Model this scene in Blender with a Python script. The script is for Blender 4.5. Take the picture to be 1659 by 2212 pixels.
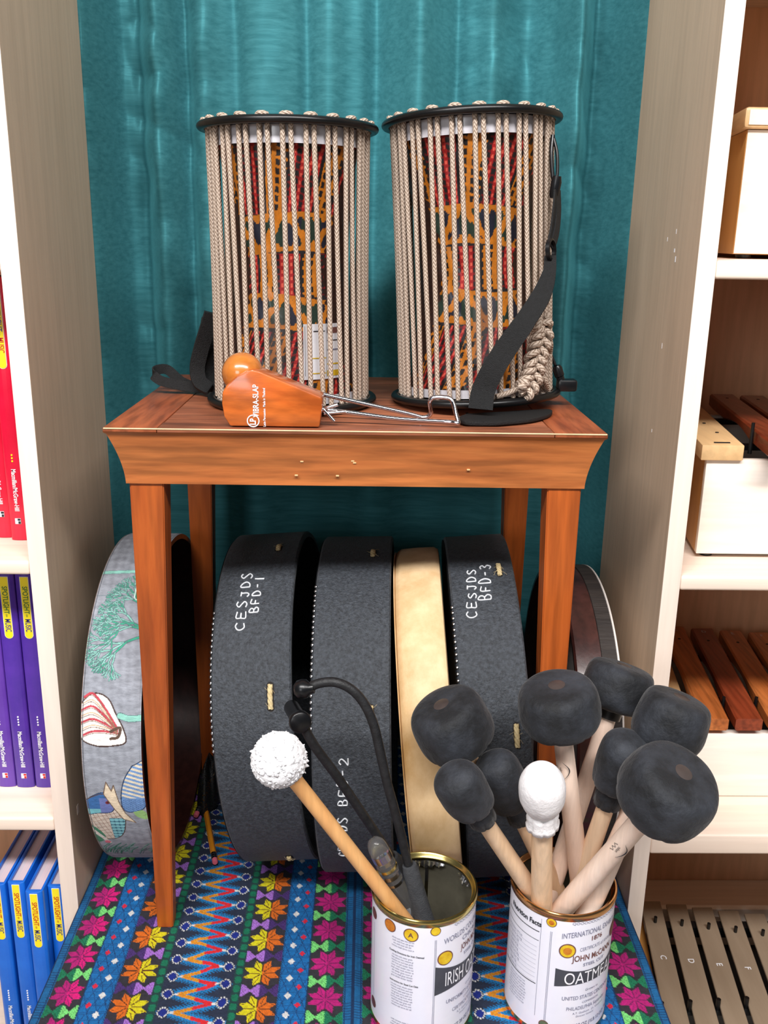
import bpy, bmesh, math, random
import numpy as np
from mathutils import Vector, Matrix, noise
random.seed(7); rng = np.random.default_rng(7)
PI = math.pi
for o in list(bpy.data.objects): bpy.data.objects.remove(o)
C = bpy.context.scene.collection

# ------------------------------------------------------------------ camera
F_PX = 2017.75; CAM = np.array([.0081, -.9487, .7806]); YAW, PITCH, ROLL = .0203, .2875, .0171
_f = np.array([math.sin(YAW)*math.cos(PITCH), math.cos(YAW)*math.cos(PITCH), -math.sin(PITCH)])
_r = np.array([math.cos(YAW), -math.sin(YAW), 0.]); _u = np.cross(_r, _f)
CR = math.cos(ROLL)*_r + math.sin(ROLL)*_u; CU = -math.sin(ROLL)*_r + math.cos(ROLL)*_u; CF = _f
cam = bpy.data.cameras.new('camera'); cam.sensor_fit = 'VERTICAL'; cam.sensor_height = 24.0
cam.lens = F_PX/2212*24.0; cam.clip_start = .02
co = bpy.data.objects.new('camera', cam); C.objects.link(co)
m = Matrix.Identity(4)
for i in range(3):
    m[i][0] = CR[i]; m[i][1] = CU[i]; m[i][2] = -CF[i]; m[i][3] = CAM[i]
co.matrix_world = m
bpy.context.scene.camera = co
def at(x, y, ax, val):
    "world point seen at photo pixel (x, y) lying on the plane ax = val (used to read positions off the photo)"
    d = CF + CR*(x-829.5)/F_PX - CU*(y-1106)/F_PX
    i = 'xyz'.index(ax); t = (val-CAM[i])/d[i]
    return CAM + t*d

# ------------------------------------------------------------------ world, lights, exposure
W = bpy.data.worlds.new('world'); bpy.context.scene.world = W; W.use_nodes = True
W.node_tree.nodes['Background'].inputs[0].default_value = (.94, .95, 1.0, 1)
W.node_tree.nodes['Background'].inputs[1].default_value = .06
def area(name, loc, target, sx, sy, power, col=(1, .97, .95)):
    l = bpy.data.lights.new(name, 'AREA'); l.shape = 'RECTANGLE'; l.size = sx; l.size_y = sy; l.energy = power; l.color = col
    o = bpy.data.objects.new(name, l); C.objects.link(o); o.location = loc
    o.rotation_euler = (Vector(target)-Vector(loc)).to_track_quat('-Z', 'Y').to_euler()
    return o
area('ceiling_light_panel', (-.10, -1.70, 2.45), (0, 0, .4), 3.2, .32, 124)
area('window_daylight', (-1.6, -3.6, 1.45), (0, .2, .7), 1.2, 1.0, 24, (.97, .98, 1))
vs = bpy.context.scene.view_settings
vs.view_transform = 'Standard'; vs.look = 'None'; vs.gamma = 1; vs.use_curve_mapping = False
vs.exposure = .25

# ------------------------------------------------------------------ colour and materials
def lin(r, g=None, b=None):
    if g is None: r, g, b = r
    def f(c):
        c /= 255.
        return c/12.92 if c <= .04045 else ((c+.055)/1.055)**2.4
    return (f(r), f(g), f(b), 1.)
def nd(nt, t, **kw):
    n = nt.nodes.new(t)
    for k, v in kw.items(): setattr(n, k, v)
    return n
def mat(name, col, rough=.5, metal=0., col2=None, scale=20., stretch=(1, 1, 1), detail=4., bump=0., bscale=None, bstretch=None,
        coat=0., sheen=0., spec=.5, contrast=(.3, .7), attr=None, trans=0., ior=1.45, alpha=1., aniso=0.):
    m = bpy.data.materials.new(name); m.use_nodes = True; nt = m.node_tree; b = nt.nodes['Principled BSDF']
    b.inputs['Roughness'].default_value = rough; b.inputs['Metallic'].default_value = metal
    b.inputs['Coat Weight'].default_value = coat; b.inputs['Coat Roughness'].default_value = .12
    b.inputs['Sheen Weight'].default_value = sheen; b.inputs['Sheen Roughness'].default_value = .4
    b.inputs['Specular IOR Level'].default_value = spec; b.inputs['Transmission Weight'].default_value = trans
    b.inputs['IOR'].default_value = ior; b.inputs['Alpha'].default_value = alpha; b.inputs['Anisotropic'].default_value = aniso
    c1 = lin(col) if max(col) > 1 else (*col, 1)
    b.inputs['Base Color'].default_value = c1
    tc = nd(nt, 'ShaderNodeTexCoord')
    def tex(sc, st, det):
        mp = nd(nt, 'ShaderNodeMapping'); mp.inputs['Scale'].default_value = st
        nt.links.new(tc.outputs['Object'], mp.inputs[0])
        n = nd(nt, 'ShaderNodeTexNoise'); n.inputs['Scale'].default_value = sc; n.inputs['Detail'].default_value = det
        n.inputs['Roughness'].default_value = .62; nt.links.new(mp.outputs[0], n.inputs['Vector']); return n
    src = None
    if attr:
        a = nd(nt, 'ShaderNodeAttribute'); a.attribute_name = attr; src = a.outputs['Color']
        if col2:
            n = tex(scale, stretch, detail); mr = nd(nt, 'ShaderNodeMapRange'); mr.inputs[1].default_value = contrast[0]; mr.inputs[2].default_value = contrast[1]
            mr.inputs[3].default_value = .72; mr.inputs[4].default_value = 1.12; nt.links.new(n.outputs[0], mr.inputs[0])
            mx = nd(nt, 'ShaderNodeVectorMath', operation='SCALE'); nt.links.new(src, mx.inputs[0]); nt.links.new(mr.outputs[0], mx.inputs['Scale']); src = mx.outputs[0]
        nt.links.new(src, b.inputs['Base Color'])
    elif col2:
        n = tex(scale, stretch, detail); cr = nd(nt, 'ShaderNodeValToRGB')
        cr.color_ramp.elements[0].position = contrast[0]; cr.color_ramp.elements[1].position = contrast[1]
        cr.color_ramp.elements[0].color = c1; cr.color_ramp.elements[1].color = lin(col2)
        nt.links.new(n.outputs[0], cr.inputs[0]); nt.links.new(cr.outputs[0], b.inputs['Base Color'])
    if bump:
        n = tex(bscale or scale, bstretch or stretch, 5); bp = nd(nt, 'ShaderNodeBump'); bp.inputs['Strength'].default_value = bump
        bp.inputs['Distance'].default_value = .002; nt.links.new(n.outputs[0], bp.inputs['Height']); nt.links.new(bp.outputs[0], b.inputs['Normal'])
    return m
M = {}
def wood(name, a, b_, st, rough=.42, scale=9., coat=.25, dark=None, contrast=(.32, .68)):
    "two noise layers: broad figure and fine pores, both stretched along the grain"
    m = mat(name, a, rough, col2=b_, scale=scale, stretch=st, coat=coat, bump=.12, bscale=scale*6, contrast=contrast, detail=8)
    nt = m.node_tree; b = nt.nodes['Principled BSDF']; cr = [n for n in nt.nodes if n.type == 'VALTORGB'][0]
    nz = [n for n in nt.nodes if n.type == 'TEX_NOISE'][0]; nz.inputs['Distortion'].default_value = .9
    tc = [n for n in nt.nodes if n.type == 'TEX_COORD'][0]
    mp = nd(nt, 'ShaderNodeMapping'); mp.inputs['Scale'].default_value = st; nt.links.new(tc.outputs['Object'], mp.inputs[0])
    n2 = nd(nt, 'ShaderNodeTexNoise'); n2.inputs['Scale'].default_value = scale*7; n2.inputs['Detail'].default_value = 3; nt.links.new(mp.outputs[0], n2.inputs['Vector'])
    r2 = nd(nt, 'ShaderNodeMapRange'); r2.inputs[1].default_value = .35; r2.inputs[2].default_value = .6; r2.inputs[3].default_value = dark or .75; r2.inputs[4].default_value = 1.05
    nt.links.new(n2.outputs[0], r2.inputs[0])
    sc = nd(nt, 'ShaderNodeVectorMath', operation='SCALE'); nt.links.new(cr.outputs[0], sc.inputs[0]); nt.links.new(r2.outputs[0], sc.inputs['Scale'])
    nt.links.new(sc.outputs[0], b.inputs['Base Color'])
    return m
LX, LY, LZ = (.09, 1, 1), (1, .09, 1), (1, 1, .09)
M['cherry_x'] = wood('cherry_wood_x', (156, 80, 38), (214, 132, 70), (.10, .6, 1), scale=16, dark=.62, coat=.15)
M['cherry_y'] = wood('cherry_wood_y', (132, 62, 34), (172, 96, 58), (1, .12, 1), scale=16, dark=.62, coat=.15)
M['cherry_top'] = wood('cherry_wood_top', (128, 70, 46), (170, 104, 72), (.16, 1, 1), scale=14, dark=.6, rough=.5, coat=.1)
M['cherry_z'] = wood('cherry_wood_z', (148, 66, 22), (192, 98, 38), (1, 1, .07), scale=18, dark=.75, coat=.2)
M['maple_z'] = wood('maple_wood_z', (198, 172, 146), (212, 186, 160), (1, 1, .06), rough=.5, scale=22, coat=.08, dark=.96, contrast=(.2, .8))
M['maple_x'] = wood('maple_wood_x', (230, 208, 190), (244, 226, 210), (.05, 1, 1), rough=.45, scale=14, coat=.1, dark=.96)
M['maple_edge'] = wood('maple_edge', (236, 216, 200), (247, 232, 220), (1, 1, .05), rough=.45, scale=14, coat=.1, dark=.97)
M['back_panel'] = wood('back_panel_wood', (212, 164, 128), (226, 180, 144), (1, 1, .10), rough=.55, scale=12, coat=.05, dark=.92)
M['box_face'] = wood('pale_box_wood', (240, 226, 212), (248, 238, 228), (.07, 1, 1), rough=.5, scale=14, coat=.05, dark=.97)
M['box_side'] = wood('honey_box_wood', (190, 132, 66), (210, 152, 84), (1, .3, .07), rough=.5, scale=14, coat=.1, dark=.92)
M['rail'] = wood('pale_rail_wood', (214, 172, 120), (228, 190, 140), (1, .1, 1), rough=.5, scale=18, coat=.1, dark=.93)
M['rose1'] = wood('rosewood_orange', (160, 82, 36), (196, 116, 60), (1, .07, 1), rough=.33, scale=26, coat=.35, dark=.66)
M['rose2'] = wood('rosewood_red', (116, 44, 24), (152, 70, 40), (1, .07, 1), rough=.33, scale=26, coat=.35, dark=.66)
M['stick'] = wood('hickory_stick', (226, 190, 152), (240, 212, 182), (1, 1, .06), rough=.5, scale=40, coat=.05, dark=.93)
M['stick_pink'] = wood('maple_stick_wood', (236, 206, 186), (246, 224, 208), (1, 1, .06), rough=.45, scale=40, coat=.1, dark=.96)
M['stick_orange'] = wood('birch_dowel', (218, 158, 98), (230, 178, 118), (1, 1, .06), rough=.45, scale=40, coat=.1, dark=.95)
M['vib_wood'] = wood('vibraslap_wood', (186, 84, 26), (216, 118, 48), (.12, 1, .5), rough=.32, scale=26, coat=.6, dark=.62)
M['ball_wood'] = wood('ball_wood', (176, 96, 34), (204, 124, 52), (.4, 1, 1), rough=.25, scale=20, coat=.8, dark=.85)
M['dark_shell'] = wood('mahogany_shell', (52, 26, 24), (82, 44, 38), (1, 1, .2), rough=.35, scale=16, coat=.4, dark=.7)
M['bookcover_red'] = mat('red_cover', (214, 10, 52), .28, col2=(226, 22, 62), scale=30, coat=.3)
M['bookcover_purple'] = mat('purple_cover', (70, 40, 150), .28, col2=(88, 48, 168), scale=30, coat=.3)
M['bookcover_violet'] = mat('violet_cover', (92, 52, 160), .28, col2=(104, 62, 176), scale=30, coat=.3)
M['bookcover_blue'] = mat('blue_cover', (16, 96, 200), .28, col2=(26, 110, 214), scale=30, coat=.3)
M['pages'] = mat('paper_pages', (196, 186, 196), .8, col2=(226, 190, 196), scale=60, stretch=(3, .02, .02), contrast=(.42, .6))
M['yellow'] = mat('yellow_print', (246, 226, 30), .4, col2=(250, 232, 44), scale=40)
M['white'] = mat('white_print', (240, 240, 246), .5, col2=(246, 246, 250), scale=60)
M['red_ink'] = mat('red_ink', (196, 30, 30), .5, col2=(206, 44, 40), scale=60)
M['green_ink'] = mat('green_ink', (24, 110, 60), .5, col2=(30, 120, 70), scale=60)
M['navy_ink'] = mat('navy_ink', (40, 40, 130), .5, col2=(50, 50, 140), scale=60)
M['black_ink'] = mat('black_ink', (34, 36, 42), .5, col2=(44, 46, 54), scale=60)
M['banner_ink'] = mat('banner_print', (66, 68, 76), .4, col2=(78, 80, 88), scale=60)
M['grey_ink'] = mat('grey_ink', (128, 130, 152), .5, col2=(142, 144, 164), scale=60)
M['brown_ink'] = mat('brown_ink', (92, 60, 60), .5, col2=(140, 92, 82), scale=120)
M['label_paper'] = mat('label_paper', (236, 236, 248), .35, col2=(242, 242, 252), scale=30, coat=.3)
M['gold_medal'] = mat('gold_print', (214, 170, 20), .4, col2=(236, 204, 50), scale=180, coat=.2)
M['bronze_medal'] = mat('bronze_print', (184, 96, 16), .4, col2=(214, 140, 50), scale=180, coat=.2)
M['dark_medal'] = mat('dark_medal_print', (90, 40, 40), .4, col2=(120, 70, 60), scale=180)
M['green_medal'] = mat('green_medal_print', (70, 90, 70), .4, col2=(110, 120, 90), scale=180)
M['gold_rim'] = mat('gold_rim', (214, 196, 120), .2, 1., col2=(226, 208, 136), scale=30)
M['copper_rim'] = mat('copper_rim', (226, 170, 112), .2, 1., col2=(236, 184, 128), scale=30)
M['tin_inside'] = mat('tin_inside', (150, 146, 128), .36, .55, col2=(116, 112, 98), scale=24, bump=.25, bscale=14)
M['foil'] = mat('foil', (220, 222, 226), .22, 1., col2=(200, 202, 208), scale=60, bump=.6, bscale=120)
M['chrome'] = mat('chrome', (216, 214, 220), .08, 1., col2=(204, 202, 210), scale=20)
M['steel_band'] = mat('steel_band', (190, 192, 198), .2, 1., col2=(170, 172, 180), scale=60)
M['rubber'] = mat('black_rubber', (9, 10, 11), .34, col2=(15, 16, 18), scale=30)
M['black_plastic'] = mat('black_plastic', (12, 13, 15), .3, col2=(18, 19, 22), scale=30)
M['matte_black'] = mat('matte_black_rod', (18, 19, 21), .5, col2=(34, 35, 38), scale=160, bump=.3, bscale=500)
M['grip'] = mat('grey_foam_grip', (52, 54, 58), .8, col2=(66, 68, 72), scale=200, bump=.5, bscale=700)
M['felt'] = mat('black_suede_felt', (18, 20, 24), .72, col2=(50, 54, 62), scale=36, sheen=.12, bump=.8, bscale=120, contrast=(.38, .72), detail=8)
M['collar'] = mat('leather_collar', (30, 28, 28), .4, col2=(46, 42, 42), scale=60)
M['tip_disc'] = mat('brown_tip', (58, 50, 48), .4, col2=(72, 64, 62), scale=60)
M['fleece'] = mat('white_fleece', (236, 236, 240), .95, col2=(246, 246, 250), scale=200, sheen=.6, bump=1., bscale=260)
M['wrap'] = mat('white_cloth_wrap', (236, 234, 236), .8, col2=(246, 244, 246), scale=90, bump=.5, bscale=160)
M['drum_black'] = mat('black_leatherette', (34, 38, 44), .46, col2=(66, 72, 80), scale=260, bump=.8, bscale=420, contrast=(.35, .72), spec=.6, sheen=.1)
M['drum_edge'] = mat('black_head_skin', (14, 15, 17), .5, col2=(20, 21, 24), scale=40)
M['interior'] = mat('dark_interior', (26, 22, 20), .8, col2=(36, 30, 28), scale=20)
M['goat'] = mat('goat_skin', (186, 146, 92), .5, col2=(232, 202, 160), scale=14, stretch=(1, 1, .6), bump=.5, bscale=40, contrast=(.3, .62), detail=8)
M['jute'] = mat('jute_rope', (190, 168, 122), .85, col2=(214, 196, 152), scale=200, bump=.5, bscale=500)
M['nail'] = mat('nickel_nail', (220, 222, 226), .25, 1., col2=(200, 202, 208), scale=60)
M['paint_white'] = mat('white_marker', (224, 228, 232), .6, col2=(206, 210, 216), scale=300)
M['webbing'] = mat('black_webbing', (10, 11, 12), .65, col2=(20, 21, 23), scale=300, stretch=(1, 1, 1), bump=.7, bscale=900)
M['band_fabric'] = mat('ribbed_dark_band', (40, 34, 32), .7, col2=(58, 50, 46), scale=90, stretch=(.1, 1, 1), bump=.8, bscale=260, bstretch=(.1, 1, 1))
M['white_skin'] = mat('white_skin', (214, 206, 200), .6, col2=(224, 216, 210), scale=60)
M['collar_plastic'] = mat('clear_white_plastic', (178, 176, 182), .25, col2=(200, 198, 204), scale=60, coat=.4)
M['metal_bar'] = mat('grey_metal_bar', (158, 138, 116), .42, .25, col2=(170, 150, 128), scale=60, stretch=(1, .1, 1))
M['pencil'] = mat('pencil_yellow', (228, 142, 30), .4, col2=(236, 152, 40), scale=60)
M['eraser'] = mat('pink_eraser', (216, 98, 120), .8, col2=(224, 110, 130), scale=60)
M['clear'] = mat('clear_plastic', (250, 250, 252), .06, trans=.95, ior=1.3, col2=(244, 244, 246), scale=10)
M['card'] = mat('white_card', (236, 238, 246), .4, col2=(244, 246, 250), scale=30)
M['wallp'] = mat('wall_paint', (196, 192, 184), .8, col2=(204, 200, 192), scale=30)
M['floorm'] = mat('floor_vinyl', (150, 140, 128), .5, col2=(166, 156, 144), scale=14)
M['bench'] = wood('bench_wood', (120, 84, 56), (150, 110, 78), LX, scale=12)
M['painted'] = mat('woven_cloth', (200, 200, 200), .75, attr='Col', col2=(1, 1, 1), scale=260, sheen=.0, bump=.9, bscale=1, bstretch=(900, 1500, 900))
M['kente'] = mat('wax_print_cotton', (200, 200, 200), .55, attr='Col', col2=(1, 1, 1), scale=90, coat=.2)
M['linen'] = mat('printed_linen', (200, 200, 200), .8, attr='Col', col2=(1, 1, 1), scale=120, stretch=(1, .5, 3), bump=.4, bscale=500)
# silk curtain: teal with horizontal slubs
def silk():
    m = mat('teal_silk', (40, 96, 104), .42, sheen=.35, bump=.16, bscale=170, bstretch=(.10, 1, 1.6), col2=(74, 138, 146), scale=90, stretch=(.10, 1, 2.2), contrast=(.15, .85), spec=.6)
    b = m.node_tree.nodes['Principled BSDF']; b.inputs['Sheen Tint'].default_value = lin(120, 220, 230); b.inputs['Specular Tint'].default_value = lin(120, 215, 225)
    b.inputs['Metallic'].default_value = .0
    return m
M['silk'] = silk()
def rope_mat():
    m = bpy.data.materials.new('braided_cord'); m.use_nodes = True; nt = m.node_tree; b = nt.nodes['Principled BSDF']; b.inputs['Roughness'].default_value = .7
    uv = nd(nt, 'ShaderNodeUVMap'); sp = nd(nt, 'ShaderNodeSeparateXYZ'); nt.links.new(uv.outputs[0], sp.inputs[0])
    def mth(op, a, b_=None, c=None):
        n = nd(nt, 'ShaderNodeMath', operation=op)
        for i, v in enumerate((a, b_, c)):
            if v is None: continue
            if isinstance(v, (int, float)): n.inputs[i].default_value = v
            else: nt.links.new(v, n.inputs[i])
        return n.outputs[0]
    u, v = sp.outputs[0], sp.outputs[1]
    pp = mth('PINGPONG', mth('MULTIPLY', u, 6.), 1.)
    s = mth('SINE', mth('MULTIPLY', mth('ADD', mth('MULTIPLY', pp, 1.0), mth('MULTIPLY', v, 250.)), 2*PI))
    cr = nd(nt, 'ShaderNodeValToRGB'); e = cr.color_ramp.elements
    e[0].position = .04; e[0].color = lin(128, 106, 88); e[1].position = .50; e[1].color = lin(196, 178, 162)
    sh = mth('MULTIPLY_ADD', s, .5, .5); nt.links.new(sh, cr.inputs[0]); nt.links.new(cr.outputs[0], b.inputs['Base Color'])
    bp = nd(nt, 'ShaderNodeBump'); bp.inputs['Strength'].default_value = .7; bp.inputs['Distance'].default_value = .0006
    nt.links.new(sh, bp.inputs['Height']); nt.links.new(bp.outputs[0], b.inputs['Normal'])
    return m
M['cord'] = rope_mat()
def mesh_fabric():
    m = mat('black_mesh_fabric', (16, 17, 18), .6, col2=(24, 25, 27), scale=60)
    nt = m.node_tree; b = nt.nodes['Principled BSDF']
    tc = nd(nt, 'ShaderNodeTexCoord'); v = nd(nt, 'ShaderNodeTexVoronoi'); v.inputs['Scale'].default_value = 520
    nt.links.new(tc.outputs['Object'], v.inputs['Vector'])
    c = nd(nt, 'ShaderNodeMath', operation='GREATER_THAN'); c.inputs[1].default_value = .32; nt.links.new(v.outputs['Distance'], c.inputs[0]); nt.links.new(c.outputs[0], b.inputs['Alpha'])
    return m
M['mesh'] = mesh_fabric()

# ------------------------------------------------------------------ geometry helpers: every shape is (verts, faces)
def cat(*gs):
    V, Fc, n = [], [], 0
    for v, f in gs:
        V.append(np.asarray(v, float).reshape(-1, 3)); Fc += [tuple(i+n for i in q) for q in f]; n += len(V[-1])
    return np.concatenate(V), Fc
def box(x0, x1, y0, y1, z0, z1, bev=0., seg=2):
    bm = bmesh.new(); bmesh.ops.create_cube(bm, size=1)
    for v in bm.verts:
        v.co = (x0+(v.co.x+.5)*(x1-x0), y0+(v.co.y+.5)*(y1-y0), z0+(v.co.z+.5)*(z1-z0))
    if bev: bmesh.ops.bevel(bm, geom=bm.edges[:], offset=bev, segments=seg, affect='EDGES', profile=.5)
    bm.verts.index_update(); r = ([v.co[:] for v in bm.verts], [tuple(v.index for v in f.verts) for f in bm.faces]); bm.free()
    return np.array(r[0]), r[1]
def prism(poly, depth_vec, bev=0.):
    "closed polygon of 3-D points extruded by depth_vec"
    bm = bmesh.new(); a = [bm.verts.new(p) for p in poly]; f = bm.faces.new(a)
    r = bmesh.ops.extrude_face_region(bm, geom=[f]); nv = [g for g in r['geom'] if isinstance(g, bmesh.types.BMVert)]
    for v in nv: v.co += Vector(depth_vec)
    bmesh.ops.recalc_face_normals(bm, faces=bm.faces[:])
    if bev: bmesh.ops.bevel(bm, geom=bm.edges[:], offset=bev, segments=2, affect='EDGES', profile=.5)
    bm.verts.index_update(); r = ([v.co[:] for v in bm.verts], [tuple(v.index for v in f.verts) for f in bm.faces]); bm.free()
    return np.array(r[0]), r[1]
def frame_of(n, up=(0, 0, 1)):
    n = np.asarray(n, float); n = n/np.linalg.norm(n); up = np.asarray(up, float)
    if abs(n@up) > .98: up = np.array([0, 1., 0])
    a = np.cross(up, n); a /= np.linalg.norm(a); return n, a, np.cross(n, a)
def lathe(prof, c, axis, n=48, closed=False, a0=0., a1=2*PI):
    "prof: list of (h, r) along axis from c"
    ax, e1, e2 = frame_of(axis); full = abs(a1-a0-2*PI) < 1e-6
    t = np.linspace(a0, a1, n, endpoint=not full); V = []; Fc = []
    for h, r in prof:
        for k in t: V.append(np.asarray(c)+ax*h+r*(math.cos(k)*e1+math.sin(k)*e2))
    P = len(prof); rows = P if closed else P-1
    for i in range(rows):
        for j in range(n if full else n-1):
            a, b = i*n+j, i*n+(j+1) % n; i2 = (i+1) % P; c_, d = i2*n+(j+1) % n, i2*n+j
            Fc.append((a, b, c_, d))
    if not closed:
        if prof[0][1] > 1e-5: Fc.append(tuple(range(n))[::-1])
        if prof[-1][1] > 1e-5: Fc.append(tuple((P-1)*n+j for j in range(n)))
    return np.array(V), Fc
def smooth_path(pts, k=6):
    pts = [np.asarray(p, float) for p in pts]; P = [2*pts[0]-pts[1]]+pts+[2*pts[-1]-pts[-2]]; out = []
    for i in range(1, len(P)-2):
        for s in range(k):
            t = s/k; a, b, c, d = P[i-1], P[i], P[i+1], P[i+2]
            out.append(.5*((2*b)+(c-a)*t+(2*a-5*b+4*c-d)*t*t+(-a+3*b-3*c+d)*t**3))
    out.append(pts[-1]); return np.array(out)
def tube(path, r, n=10, caps=True, uv=False):
    path = np.asarray(path, float); L = len(path); r = np.full(L, r) if np.isscalar(r) else np.asarray(r)
    T = np.gradient(path, axis=0); T /= np.linalg.norm(T, axis=1)[:, None]
    _, e1, e2 = frame_of(T[0]); V = []; Fc = []
    for i in range(L):
        e1 = e1-(e1@T[i])*T[i]; e1 /= np.linalg.norm(e1); e2 = np.cross(T[i], e1)
        for j in range(n):
            k = 2*PI*j/n; V.append(path[i]+r[i]*(math.cos(k)*e1+math.sin(k)*e2))
    for i in range(L-1):
        for j in range(n): Fc.append((i*n+j, i*n+(j+1) % n, (i+1)*n+(j+1) % n, (i+1)*n+j))
    if caps: Fc += [tuple(range(n))[::-1], tuple((L-1)*n+j for j in range(n))]
    return np.array(V), Fc
def ribbon(path, side, w, th):
    "flat strap of width w and thickness th along path; side = width direction(s)"
    path = np.asarray(path, float); L = len(path); side = np.broadcast_to(np.asarray(side, float), (L, 3))
    w = np.full(L, w) if np.isscalar(w) else np.asarray(w)
    T = np.gradient(path, axis=0); V = []; Fc = []
    for i in range(L):
        t = T[i]/np.linalg.norm(T[i]); s = side[i]-(side[i]@t)*t; s /= np.linalg.norm(s); n = np.cross(t, s)
        for a, b in ((-1, -1), (1, -1), (1, 1), (-1, 1)): V.append(path[i]+s*a*w[i]/2+n*b*th/2)
    for i in range(L-1):
        for j in range(4): Fc.append((i*4+j, i*4+(j+1) % 4, (i+1)*4+(j+1) % 4, (i+1)*4+j))
    Fc += [(3, 2, 1, 0), tuple((L-1)*4+j for j in range(4))]
    return np.array(V), Fc
def sphere(c, r, n=24, sx=1, sy=1, sz=1):
    v, f = lathe([(-math.cos(PI*i/n), math.sin(PI*i/n)) for i in range(n+1)], (0, 0, 0), (0, 0, 1), n*2)
    return v*np.array([sx, sy, sz])*r+np.asarray(c), f

# ------------------------------------------------------------------ object helpers
def tag(o, label=None, cat=None, group=None, kind=None):
    if label: o['label'] = label
    if cat: o['category'] = cat
    if group: o['group'] = group
    if kind: o['kind'] = kind
    return o
ROOTM = {}
def mw(o): return ROOTM.get(o.name, Matrix.Identity(4))
def thing(name, loc, label, cat, group=None, rot=None):
    o = bpy.data.objects.new(name, None); C.objects.link(o); o.empty_display_size = .02
    mtx = Matrix.Translation(loc) @ (rot.to_4x4() if rot else Matrix.Identity(4))
    o.matrix_basis = mtx; ROOTM[o.name] = mtx.copy(); return tag(o, label, cat, group)
def obj(name, g, m, parent=None, local=False, smooth=40, col=None, uvs=None):
    v, f = g; v = np.asarray(v, float)
    if parent is not None and not local:
        inv = np.array(mw(parent).inverted()); v = v @ inv[:3, :3].T + inv[:3, 3]
    me = bpy.data.meshes.new(name); me.from_pydata(v.tolist(), [], f); me.update()
    bm = bmesh.new(); bm.from_mesh(me)
    bmesh.ops.recalc_face_normals(bm, faces=bm.faces[:]) if len(bm.faces) < 60000 else None
    bm.to_mesh(me); bm.free()
    me.materials.append(M[m] if isinstance(m, str) else m)
    if smooth:
        me.polygons.foreach_set('use_smooth', [True]*len(me.polygons))
        if smooth < 180: me.set_sharp_from_angle(angle=math.radians(smooth))
    if col is not None:
        a = me.color_attributes.new('Col', 'FLOAT_COLOR', 'POINT'); a.data.foreach_set('color', np.asarray(col, np.float32).ravel())
    o = bpy.data.objects.new(name, me); C.objects.link(o)
    if parent is not None: o.parent = parent; ROOTM[o.name] = mw(parent)
    return o
def single(name, g, m, label, cat, group=None, loc=None, **kw):
    "a thing that is one mesh, its origin at loc"
    v, f = g; v = np.asarray(v, float); c = np.asarray(loc) if loc is not None else np.array([v[:, 0].mean(), v[:, 1].mean(), v[:, 2].min()])
    o = obj(name, (v-c, f), m, **kw); o.location = c; return tag(o, label, cat, group)
def grid(nu, nv, fn):
    U, V = np.meshgrid(np.linspace(0, 1, nu), np.linspace(0, 1, nv), indexing='ij')
    P = fn(U, V).reshape(-1, 3)
    i = np.arange(nu-1)[:, None]*nv+np.arange(nv-1)[None, :]; i = i.ravel()
    return P, np.stack([i, i+1, i+nv+1, i+nv], 1).tolist()
def structure(name, g, m): o = obj(name, g, m); o['kind'] = 'structure'; return o
def text_geo(s, size, fn, align='CENTER', sx=1., bold=0., max_edge=None):
    "letters as flat meshes mapped through fn(u, v) -> point; u along the line, v up"
    cu = bpy.data.curves.new('t', 'FONT'); cu.body = s; cu.size = 1.0; cu.align_x = align; cu.align_y = 'CENTER'; cu.resolution_u = 3 if size < .006 else 5; cu.offset = bold/size*.45
    o = bpy.data.objects.new('t', cu); C.objects.link(o); dg = bpy.context.evaluated_depsgraph_get()
    me = bpy.data.meshes.new_from_object(o.evaluated_get(dg)); bpy.data.objects.remove(o); bpy.data.curves.remove(cu)
    if max_edge:
        bm = bmesh.new(); bm.from_mesh(me); bmesh.ops.triangulate(bm, faces=bm.faces[:])
        for _ in range(3):
            le = [e for e in bm.edges if e.calc_length()*size > max_edge]
            if not le: break
            bmesh.ops.subdivide_edges(bm, edges=le, cuts=1, use_grid_fill=False); bmesh.ops.triangulate(bm, faces=bm.faces[:])
        bm.to_mesh(me); bm.free()
    v = [fn(p.co.x*sx*size, p.co.y*size) for p in me.vertices]; f = [tuple(p.vertices) for p in me.polygons]; bpy.data.meshes.remove(me)
    return np.array(v).reshape(-1, 3), f

# ------------------------------------------------------------------ structure
W2 = .3325; FLOOR = -.345
structure('floor', box(-2.5, 2.5, -3.2, .62, FLOOR-.05, FLOOR), 'floorm')
structure('wall_back', box(-2.5, 2.5, .50, .62, FLOOR, 2.6), 'wallp')

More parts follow.
